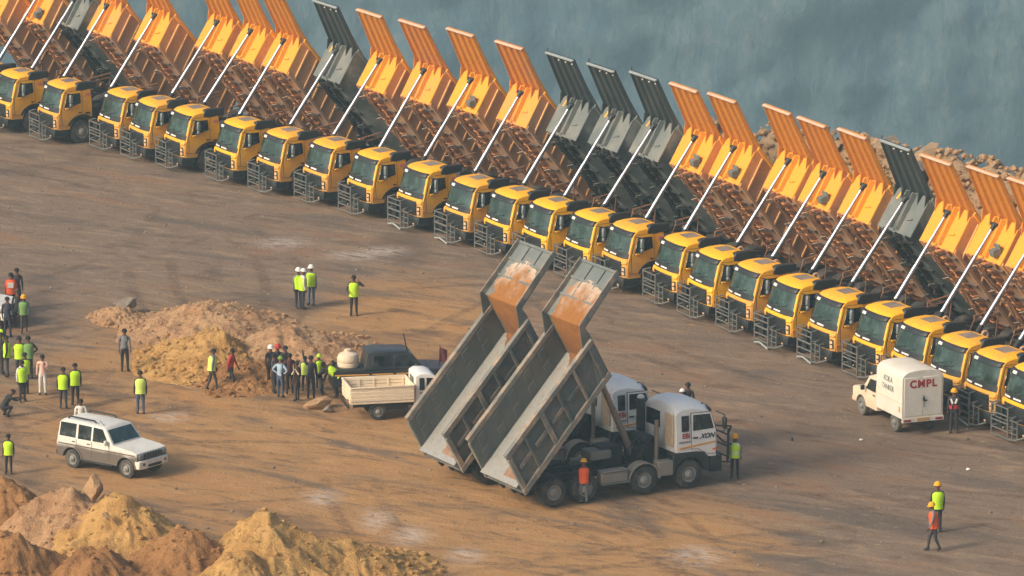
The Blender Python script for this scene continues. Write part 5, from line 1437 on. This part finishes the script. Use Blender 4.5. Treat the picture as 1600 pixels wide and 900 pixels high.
# loose stones over the yard
rnd = random.Random(77); q = MB()
for i in range(900):
    px, py = rnd.uniform(-20, 1620), 900 - 700 * rnd.random() ** .8
    p = at(px, py)
    if p.y > edge_y(p.x) - 1.5: continue
    r = rnd.choice((.02, .03, .03, .04, .05, .08))
    rock_into(q, (p.x, p.y, ground_z(p.x, p.y) + .01), r, rnd)
tag(q.build('loose_stones', MAT['rock_grey'], smooth=False), 'loose stones scattered over the yard', kind='stuff')
for i, (px, py) in enumerate(((1238, 686), (1345, 687), (1512, 686), (1513, 733), (1284, 845), (1212, 760))):
    o = boulder('boulder', on(px, py, .04), (.13, .10, .07) if i else (.05, .05, .14), (0, 0, i), MAT['white_strip'] if i in (1, 3) else MAT['dark'] if i in (0, 2) else MAT['rock_grey'], 60 + i,
                ('dark upright stub on the open ground between the tippers and the van', 'pale scrap on the ground behind the van', 'dark scrap in front of the last tippers', 'pale scrap on the ground right of the van',
                 'brown stone on the ground left of the two walkers', 'brown stone on the ground right of the white tipper')[i], cat='scrap' if i < 4 else 'stone', sub=1)

# ------------------------------------------------------------------ people
def cloth(name, col, **kw): MAT[name] = paint(name, col, 0.85, dust=kw.get('dust', .12), vary=.12, scale=4); return MAT[name]
cloth('skin', S(104, 70, 52), dust=.0); cloth('hair', S(28, 26, 26), dust=.05); cloth('shoe', S(44, 40, 38))
cloth('lime', S(196, 238, 40), dust=.04); cloth('lime_pale', S(214, 236, 110), dust=.06); cloth('orange', S(238, 96, 40), dust=.05); cloth('green_vest', S(120, 160, 90))
cloth('silver', S(214, 216, 206)); cloth('c_black', S(36, 36, 40)); cloth('c_navy', S(38, 46, 62)); cloth('c_charcoal', S(58, 58, 62)); cloth('c_jeans', S(66, 84, 108))
cloth('c_grey', S(112, 118, 122)); cloth('c_blue', S(160, 186, 204)); cloth('c_pink', S(232, 188, 168)); cloth('c_white', S(222, 218, 208)); cloth('c_maroon', S(76, 36, 42))
cloth('c_red', S(190, 52, 48)); cloth('c_brown', S(72, 56, 48)); cloth('c_teal', S(64, 92, 88)); cloth('c_slate', S(92, 104, 120))
cloth('h_yellow', S(238, 172, 24), dust=.05); cloth('h_white', S(236, 234, 226), dust=.03); cloth('h_red', S(190, 56, 40)); cloth('h_green', S(110, 150, 60)); cloth('h_lime', S(180, 220, 60))

PEOPLE = []
def person(px, py, face, top, legs, label, vest=None, head=None, pose='stand', h=1.70, seed=None, strip=False, group=None, z=0.0):
    PEOPLE.append(dict(px=px, py=py, face=face, top=top, legs=legs, label=label, vest=vest, head=head, pose=pose, h=h, seed=len(PEOPLE), strip=strip, group=group, z=z))

# facing is the compass of the picture: 0 right, 90 away, 180 left, 270 towards the camera
YG = 'people standing in the yard'
person(466, 481, 300, 'c_grey', 'c_navy', 'person in white helmet and lime vest at the left of the group of three', 'lime', 'h_white', 'stand')
person(473, 483, 20, 'c_white', 'c_navy', 'person in white helmet, lime vest and pale sleeves, middle of the group of three', 'lime', 'h_white', 'stand')
person(487, 477, 250, 'c_grey', 'c_slate', 'person in white helmet and lime vest facing the camera, right of the group of three', 'lime', 'h_white', 'stand')
person(553, 494, 265, 'c_black', 'c_black', 'bareheaded person in lime vest with one hand raised to the ear, alone', 'lime', 'hair', 'phone', h=1.74)
person(195, 581, 80, 'c_grey', 'c_black', 'person in grey shirt and black trousers standing left of the yellow mound', None, 'hair', 'stand', h=1.76)
person(220, 648, 100, 'c_black', 'c_jeans', 'person in pale lime vest and jeans standing alone above the white SUV', 'lime_pale', 'hair', 'stand', h=1.72)
person(331, 611, 20, 'c_slate', 'c_charcoal', 'person walking with a lime vest and slate sleeves in front of the mound', 'lime_pale', 'hair', 'walk', h=1.68)
person(361, 608, 340, 'c_red', 'c_charcoal', 'person walking in a red and dark top in front of the mound', None, 'hair', 'walk', h=1.62)
person(2, 584, 20, 'c_black', 'c_black', 'person in black at the left edge beside the row of lime vests', None, 'hair', 'stand')
person(12, 588, 180, 'c_black', 'c_charcoal', 'person in lime vest seen from the side, leftmost of the lime vests', 'lime', 'hair', 'stand', h=1.68)
person(31, 592, 90, 'c_brown', 'c_charcoal', 'person in lime vest with folded arms behind the pair in front', 'lime', 'hair', 'fold', h=1.74)
person(45, 592, 100, 'c_black', 'c_black', 'person in black with hands on the hips and a lime vest edge', 'green_vest', 'hair', 'akimbo', h=1.76)
person(35, 628, 300, 'c_white', 'c_charcoal', 'person with white sleeves and lime vest at the front of the left cluster', 'lime', 'hair', 'stand', h=1.66)
person(40, 616, 120, 'c_black', 'c_black', 'person in lime vest half hidden behind the one with white sleeves', 'lime', 'hair', 'stand', h=1.68)
person(67, 617, 270, 'c_pink', 'c_white', 'person in pink shirt and white trousers touching the chin', None, 'hair', 'chin', h=1.62)
person(99, 640, 85, 'c_black', 'c_charcoal', 'person in lime vest over black, left of the pair beside the pink shirt', 'lime', 'hair', 'stand', h=1.66)
person(118, 634, 100, 'c_black', 'c_black', 'person in lime vest, right of the pair beside the pink shirt', 'lime', 'hair', 'stand', h=1.68)
person(127, 690, 270, 'c_white', 'c_charcoal', 'person in white jacket behind the roof of the white SUV', None, 'hair', 'stand', h=1.66)
person(38, 519, 270, 'c_teal', 'c_brown', 'person in yellow helmet and green vest walking beside the left edge vehicle', 'green_vest', 'h_yellow', 'walk', h=1.58)
person(18, 490, 90, 'c_red', 'c_black', 'person in red with an orange vest and white square on the back', 'orange', 'hair', 'stand', h=1.74, strip='square')
person(27, 484, 85, 'c_black', 'c_black', 'bareheaded person in black right of the orange vest with the white square', None, 'hair', 'stand', h=1.78)
person(28, 512, 95, 'c_black', 'c_black', 'person in brown cap half hidden behind the green vest', None, 'c_brown', 'stand', h=1.6)
person(12, 527, 80, 'c_navy', 'c_navy', 'person in navy standing against the left edge vehicle', None, 'hair', 'stand', h=1.70)
person(1, 560, 60, 'c_black', 'c_charcoal', 'person in lime vest cut off by the left edge under the white vehicle', 'lime', 'hair', 'stand', h=1.5)
person(14, 741, 260, 'c_black', 'c_black', 'person in lime vest and black standing behind the orange-brown heap at the left edge', 'lime', 'hair', 'stand', h=1.52)
person(4, 652, 30, 'c_black', 'c_black', 'person in black crouching at the left edge above the white SUV', None, 'hair', 'crouch', h=1.7)
CG = 'crowd around the men bending down'
person(423, 604, 300, 'c_black', 'c_black', 'person in black with a white cap at the left end of the crowd', None, 'h_white', 'stand', h=1.64)
person(434, 607, 300, 'c_black', 'c_black', 'person in black with a red cap at the back of the crowd', None, 'h_red', 'stand', h=1.74)
person(446, 608, 290, 'c_black', 'c_navy', 'bareheaded tall person in black at the back of the crowd', None, 'hair', 'stand', h=1.74)
person(428, 615, 20, 'c_charcoal', 'c_black', 'person in charcoal half hidden left of the light blue shirt', None, 'hair', 'stand', h=1.58)
person(438, 622, 60, 'c_blue', 'c_jeans', 'person in light blue shirt and green cap at the front of the crowd', None, 'h_green', 'akimbo', h=1.62)
person(453, 617, 100, 'c_maroon', 'c_black', 'person in maroon behind the light blue shirt', None, 'hair', 'stand', h=1.66)
person(465, 627, 150, 'c_brown', 'c_charcoal', 'person in brown with a yellow cloth over the shoulder, front of the crowd', None, 'hair', 'stand', h=1.58, strip='scarf')
person(486, 623, 100, 'c_navy', 'c_navy', 'tall person in navy with one arm raised, middle of the crowd', None, 'hair', 'raise', h=1.72)
person(477, 612, 90, 'c_black', 'c_black', 'person with a lime vest showing left of the raised arm', 'lime_pale', 'hair', 'stand', h=1.42)
person(498, 606, 300, 'c_black', 'c_charcoal', 'person in lime vest at the back between the raised arm and the stooping men', 'lime', 'h_lime', 'stand', h=1.34)
person(503, 616, 350, 'c_black', 'c_charcoal', 'stooping person in black facing the one in lime', None, 'hair', 'stoop', h=1.66)
person(525, 621, 170, 'c_black', 'c_black', 'stooping person in lime vest at the tail of the black pickup', 'lime', 'hair', 'stoop', h=1.72)
person(1148, 749, 265, 'c_grey', 'c_black', 'person in yellow helmet and lime vest in front of the nearer white tipper', 'lime', 'h_yellow', 'stand', h=1.66, strip=True)
person(912, 787, 95, 'c_black', 'c_grey', 'person in yellow helmet and orange vest at the rear wheels of the white tipper', 'orange', 'h_yellow', 'stand', h=1.66)
person(1066, 668, 90, 'c_black', 'c_black', 'person in white helmet behind the roof of the nearer white tipper', None, 'h_white', 'stand', h=1.50)
person(1075, 667, 250, 'c_black', 'c_black', 'bareheaded person in black behind the roof of the nearer white tipper', None, 'hair', 'stand', h=1.76)
person(1490, 677, 265, 'c_charcoal', 'c_black', 'person in yellow helmet with a red sash beside the CMPL van', None, 'h_yellow', 'stand', h=1.72, strip='sash')
person(1459, 861, 190, 'c_grey', 'c_charcoal', 'person walking in yellow helmet and orange vest, nearest of all', 'orange', 'h_yellow', 'walk', h=1.74)
person(1464, 832, 100, 'c_black', 'c_black', 'person in yellow helmet and lime vest just behind the orange vest walker', 'lime', 'h_yellow', 'stand', h=1.82)

def pose_skeleton(d):
    """Joints of one body in its own frame (x forward, y to its left, z up), scaled to its height."""
    rnd = random.Random(d['seed'] * 7 + 1); k = d['h'] / 1.72; ps = d['pose']
    J = {}
    lean = {'stoop': R(52), 'walk': R(6), 'crouch': R(38)}.get(ps, R(rnd.uniform(-1, 3)))
    pz = .92 if ps != 'crouch' else .40
    if ps == 'stoop': pz = .88
    J['pelvis'] = Vector((0 if ps != 'stoop' else -.10, 0, pz))
    up = Vector((math.sin(lean), 0, math.cos(lean)))
    J['spine'] = J['pelvis'] + up * .20; J['chest'] = J['pelvis'] + up * .40; J['neck0'] = J['pelvis'] + up * .54
    hl = lean * .6 + (R(22) if ps in ('stoop', 'crouch') else R(rnd.uniform(0, 12)))
    hu = Vector((math.sin(hl), 0, math.cos(hl)))
    J['neck'] = J['neck0'] + hu * .07; J['head'] = J['neck'] + hu * .12; J['crown'] = J['neck'] + hu * .215
    sw = .185
    def limb(p, d1, l1, d2, l2): m_ = p + Vector(d1).normalized() * l1; return m_, m_ + Vector(d2).normalized() * l2
    for s, n in ((1, 'l'), (-1, 'r')):
        sh = J['pelvis'] + up * .49 + Vector((0, s * sw, 0)); J['sh' + n] = sh
        d1, d2 = (rnd.uniform(-.12, .08), s * .16, -1), (rnd.uniform(.05, .3), s * .04, -1)
        if ps == 'walk': d1, d2 = (.28 * s, s * .14, -1), (.28 * s + .22, s * .02, -1)
        if ps in ('phone', 'chin') and n == 'l': d1, d2 = ((.15, .9, -.35), (.15, -.75, .75)) if ps == 'phone' else ((.45, .15, -1), (.5, -.6, 1.2))
        if ps == 'phone' and n == 'r': d1, d2 = (.2, -.35, -1), (.8, .3, -.3)
        if ps == 'akimbo': d1, d2 = (-.15, s * .75, -.8), (.25, -s * .75, -.55)
        if ps == 'fold': d1, d2 = (.25, s * .25, -1), (.55, -s * .9, .1)
        if ps == 'raise' and n == 'l': d1, d2 = (.2, .35, 1), (.15, .12, 1)
        if ps == 'stoop': d1, d2 = (.45, s * .1, -1), (.35, -s * .1, -1)
        if ps == 'crouch': d1, d2 = (.9, s * .1, -.5), (.6, -s * .3, .1)
        J['el' + n], J['wr' + n] = limb(sh, d1, .28, d2, .245)
        J['pa' + n] = J['wr' + n] + (J['wr' + n] - J['el' + n]).normalized() * .085
        hip = J['pelvis'] + Vector((0, s * .095, -.03)); J['hip' + n] = hip
        if ps == 'walk': f = .17 * (1 if s < 0 else -1); kn = hip + Vector((f * .55 + .06, 0, -.42)); an = Vector((f * 1.15, s * .085, .085 if f > 0 else .13))
        elif ps == 'crouch': kn = hip + Vector((.36, s * .10, .06)); an = Vector((.12, s * .14, .08))
        elif ps == 'stoop': kn = hip + Vector((.10, s * .02, -.41)); an = Vector((-.04, s * .12, .085))
        else: o_ = rnd.uniform(-.04, .05); kn = hip + Vector((.02 + o_ * .5, s * .012, -.42)); an = Vector((o_, s * .115, .085))
        J['kn' + n], J['an' + n] = kn, an
        J['to' + n] = an + Vector((.15, s * .03, -.045)); J['he' + n] = an + Vector((-.045, 0, -.045))
        if ps == 'walk' and f < 0: J['to' + n] = an + Vector((.11, s * .02, -.095))
    return {a: v * k for a, v in J.items()}, k

RAD = dict(pelvis=.135, spine=.125, chest=.145, neck0=.085, neck=.056, head=.098, crown=.06, sh=.064, el=.045, wr=.032, pa=.036, hip=.098, kn=.066, an=.046, to=.036, he=.038)
EDG = [('pelvis', 'spine'), ('spine', 'chest'), ('chest', 'neck0'), ('neck0', 'neck'), ('neck', 'head'), ('head', 'crown')]
for n in 'lr': EDG += [('neck0', 'sh' + n), ('sh' + n, 'el' + n), ('el' + n, 'wr' + n), ('wr' + n, 'pa' + n), ('pelvis', 'hip' + n), ('hip' + n, 'kn' + n), ('kn' + n, 'an' + n), ('an' + n, 'to' + n), ('an' + n, 'he' + n)]
tmp = []
for d in PEOPLE:
    J, k = pose_skeleton(d); d['J'], d['k'] = J, k
    ks = list(J); me = bpy.data.meshes.new('skin_tmp')
    me.from_pydata([tuple(J[a]) for a in ks], [(ks.index(a), ks.index(b_)) for a, b_ in EDG], [])
    o = bpy.data.objects.new('skin_tmp', me); COL.objects.link(o)
    o.modifiers.new('skin', 'SKIN').use_smooth_shade = True
    sub = o.modifiers.new('sub', 'SUBSURF'); sub.levels = sub.render_levels = 1
    for a, sv in zip(ks, me.skin_vertices[0].data):
        r = RAD.get(a, RAD.get(a[:-1])) * k; sv.radius = (r, r); sv.use_root = a == 'pelvis'
    tmp.append(o)
dg = bpy.context.evaluated_depsgraph_get()
for d, o in zip(PEOPLE, tmp):
    J, k = d['J'], d['k']
    me = bpy.data.meshes.new_from_object(o.evaluated_get(dg), depsgraph=dg)
    bm = bmesh.new(); bm.from_mesh(me)
    q = MB()
    for n, s in (('l', 1), ('r', -1)):                     # five fingers on each hand
        w, p = J['wr' + n], J['pa' + n]; f = (p - w).normalized()
        side = f.orthogonal().normalized() if abs(f.y) > .9 else (Vector((1, 0, 0)) - f * f.x).normalized()
        nrm = f.cross(side) * s
        for i, L_ in enumerate((.070, .080, .074, .058)):
            b0 = p + side * (.030 - .020 * i) * k; m_ = b0 + (f * .9 + nrm * .25).normalized() * L_ * .55 * k; e = m_ + (f * .7 + nrm * .7).normalized() * L_ * .5 * k
            q.tube(b0 - f * .02 * k, m_, .0105 * k, 5, .0095 * k); q.tube(m_, e, .0095 * k, 5, .007 * k)
        b0 = w.lerp(p, .45) + side * .028 * k; m_ = b0 + (side * .7 + f * .7).normalized() * .04 * k; q.tube(b0, m_, .012 * k, 5, .011 * k); q.tube(m_, m_ + f * .035 * k, .011 * k, 5, .008 * k)
    hf = (J['crown'] - J['neck']).normalized(); fw = Vector((hf.z, 0, -hf.x)); hc = J['head']
    q.box(hc + fw * .100 * k - hf * .005 * k, (.035 * k, .028 * k, .045 * k))                                     # nose
    for s in (-1, 1): q.box(hc + Vector((0, s * .098 * k, 0)), (.035 * k, .02 * k, .055 * k))                      # ears
    q.box(hc + fw * .088 * k - hf * .050 * k, (.02 * k, .045 * k, .012 * k))
    b0 = len(bm.verts)
    nv = [bm.verts.new(v) for v in q.v]
    for f in q.f:
        try: bm.faces.new([nv[i] for i in f])
        except ValueError: pass
    bm.normal_update()
    mats = [MAT['skin'], MAT[d['top']], MAT[d['legs']], MAT['shoe']]
    segs = []
    for a, b_ in EDG:
        r = b_[:-1] if b_[-1] in 'lr' and b_ not in ('pelvis',) else b_
        mi = {'spine': 1, 'chest': 1, 'neck0': 1, 'neck': 0, 'head': 0, 'crown': 0, 'sh': 1, 'el': 1, 'wr': 1, 'pa': 0, 'hip': 2, 'kn': 2, 'an': 2, 'to': 3, 'he': 3}[r]
        segs.append((J[a], J[b_], mi))
    for f in bm.faces:
        f.smooth = True
        if f.verts[0].index >= b0 or f.verts[0].index < 0: f.material_index = 0; continue
        c = f.calc_center_median(); best = None
        for a, b_, mi in segs:
            ab = b_ - a; t = max(0, min(1, (c - a).dot(ab) / max(1e-9, ab.length_squared))); dd = (c - a - ab * t).length
            if best is None or dd < best[0]: best = (dd, mi)
        f.material_index = best[1]
    for f in bm.faces:
        if any(v in () for v in f.verts): pass
    me.materials.clear()
    for m_ in mats: me.materials.append(m_)
    bm.to_mesh(me); bm.free()
    me.name = 'person'
    po = bpy.data.objects.new('person', me); COL.objects.link(po)
    p = at(d['px'], d['py'], 0); po.location = (p.x, p.y, ground_z(p.x, p.y)); po.rotation_euler = (0, 0, R(d['face']))
    tag(po, d['label'], 'person', d['group'])
    up = (J['chest'] - J['pelvis']).normalized(); fd = Vector((up.z, 0, -up.x))
    def ring(c, rx_, ry_, n=14): return [c + fd * (rx_ * k * math.cos(t)) + Vector((0, ry_ * k * math.sin(t), 0)) for t in [2 * math.pi * i / n for i in range(n)]]
    if d['vest']:
        q = MB(); base = J['pelvis']
        R_ = [(-.06, .175, .205), (.08, .165, .195), (.12, .165, .197), (.17, .165, .2), (.21, .168, .205), (.30, .172, .218), (.42, .165, .228), (.50, .13, .205), (.545, .09, .12)]
        rings = [ring(base + up * h_ * k, a_, b_) for h_, a_, b_ in R_]
        n = 14; vs_ = [v for r in rings for v in r]
        fs, mi = [], []
        for r in range(len(rings) - 1):
            for i in range(n):
                q.cur = 1 if (d['strip'] is True and r in (1, 3)) else 0
                if r >= 6 and d['strip'] is True and i in (1, 2, 11, 12): q.cur = 1
                b_ = len(q.v)
                q.add([vs_[r * n + i], vs_[r * n + (i + 1) % n], vs_[(r + 1) * n + (i + 1) % n], vs_[(r + 1) * n + i]], [(0, 1, 2, 3)])
        v_ = q.build('vest', [MAT[d['vest']], MAT['silver']], po)
        bm2 = bmesh.new(); bm2.from_mesh(v_.data); bmesh.ops.remove_doubles(bm2, verts=bm2.verts, dist=1e-4); bmesh.ops.recalc_face_normals(bm2, faces=bm2.faces); bm2.to_mesh(v_.data); bm2.free()
    if d['strip'] == 'square':
        q = MB(); c = J['pelvis'] + up * .34 * k - fd * .183 * k; q.box(c, (.02, .24 * k, .22 * k)); q.build('white_square', MAT['silver'], po)
    if d['strip'] == 'scarf':
        q = MB(); c = J['pelvis'] + up * .40 * k
        q.path([c + fd * .17 * k + Vector((0, .16 * k, -.12 * k)), c + Vector((0, .17 * k, .13 * k)), c - fd * .17 * k + Vector((0, .14 * k, -.1 * k))], .035 * k, 7); q.build('scarf', MAT['tank_white'], po)
    if d['strip'] == 'sash':
        q = MB(); c = J['pelvis'] + up * .08 * k
        q.shell([ring(c, .175, .205)] + [ring(c + up * .14 * k, .168, .20)], [ring(c, .13, .16)] + [ring(c + up * .14 * k, .13, .16)]); q.build('sash', MAT['c_red'], po)
        q = MB()
        for s in (-1, 1): q.path([J['pelvis'] + up * .48 * k + Vector((0, s * .12 * k, 0)) + fd * .09 * k, J['pelvis'] + up * .3 * k + fd * .172 * k + Vector((0, s * .05 * k, 0))], .04 * k, 6)
        q.build('shirt_front', MAT['c_white'], po)
    hd = d['head']
    if hd == 'hair':
        q = MB(); rot = Matrix.Rotation(math.atan2(hf.x, hf.z), 3, 'Y')
        q.lathe([(.102 * k, -.01 * k), (.108 * k, .04 * k), (.095 * k, .085 * k), (.06 * k, .117 * k), (.012 * k, .127 * k)], hc - fw * .012 * k, 'z', 14, rot=rot); q.build('hair', MAT['hair'], po)
    elif hd:
        q = MB(); rot = Matrix.Rotation(math.atan2(hf.x, hf.z), 3, 'Y'); hh = 'h_' in hd
        q.lathe([(.128 * k, .035 * k), (.130 * k, .05 * k), (.122 * k, .095 * k), (.092 * k, .145 * k), (.05 * k, .170 * k), (.012 * k, .176 * k)], hc, 'z', 16, rot=rot)
        q.lathe([(.150 * k, .032 * k), (.150 * k, .042 * k)], hc + fw * .022 * k, 'z', 16, rot=rot)
        q.build('helmet' if hd in ('h_white', 'h_yellow', 'h_lime') else 'cap', MAT[hd], po)
for o in tmp:
    m_ = o.data; bpy.data.objects.remove(o); bpy.data.meshes.remove(m_)

# ------------------------------------------------------------------ haze
q = MB()
x0, x1, y0, y1, z0, z1 = -950, 950, -60, WALL_Y + 420, PIT_Z - 30, CAM_H + 4
q.box(((x0 + x1) / 2, (y0 + y1) / 2, (z0 + z1) / 2), (x1 - x0, y1 - y0, z1 - z0))
hm = bpy.data.materials.new('haze'); hm.use_nodes = True
nt = hm.node_tree
nt.nodes.remove(nt.nodes['Principled BSDF'])
pv = nt.nodes.new('ShaderNodeVolumePrincipled')
pv.inputs['Color'].default_value = (*HAZE_COLOR, 1); pv.inputs['Density'].default_value = HAZE_DENSITY; pv.inputs['Anisotropy'].default_value = 0.2
nt.links.new(pv.outputs[0], nt.nodes['Material Output'].inputs['Volume'])
tag(q.build('haze', hm, smooth=False), kind='stuff')
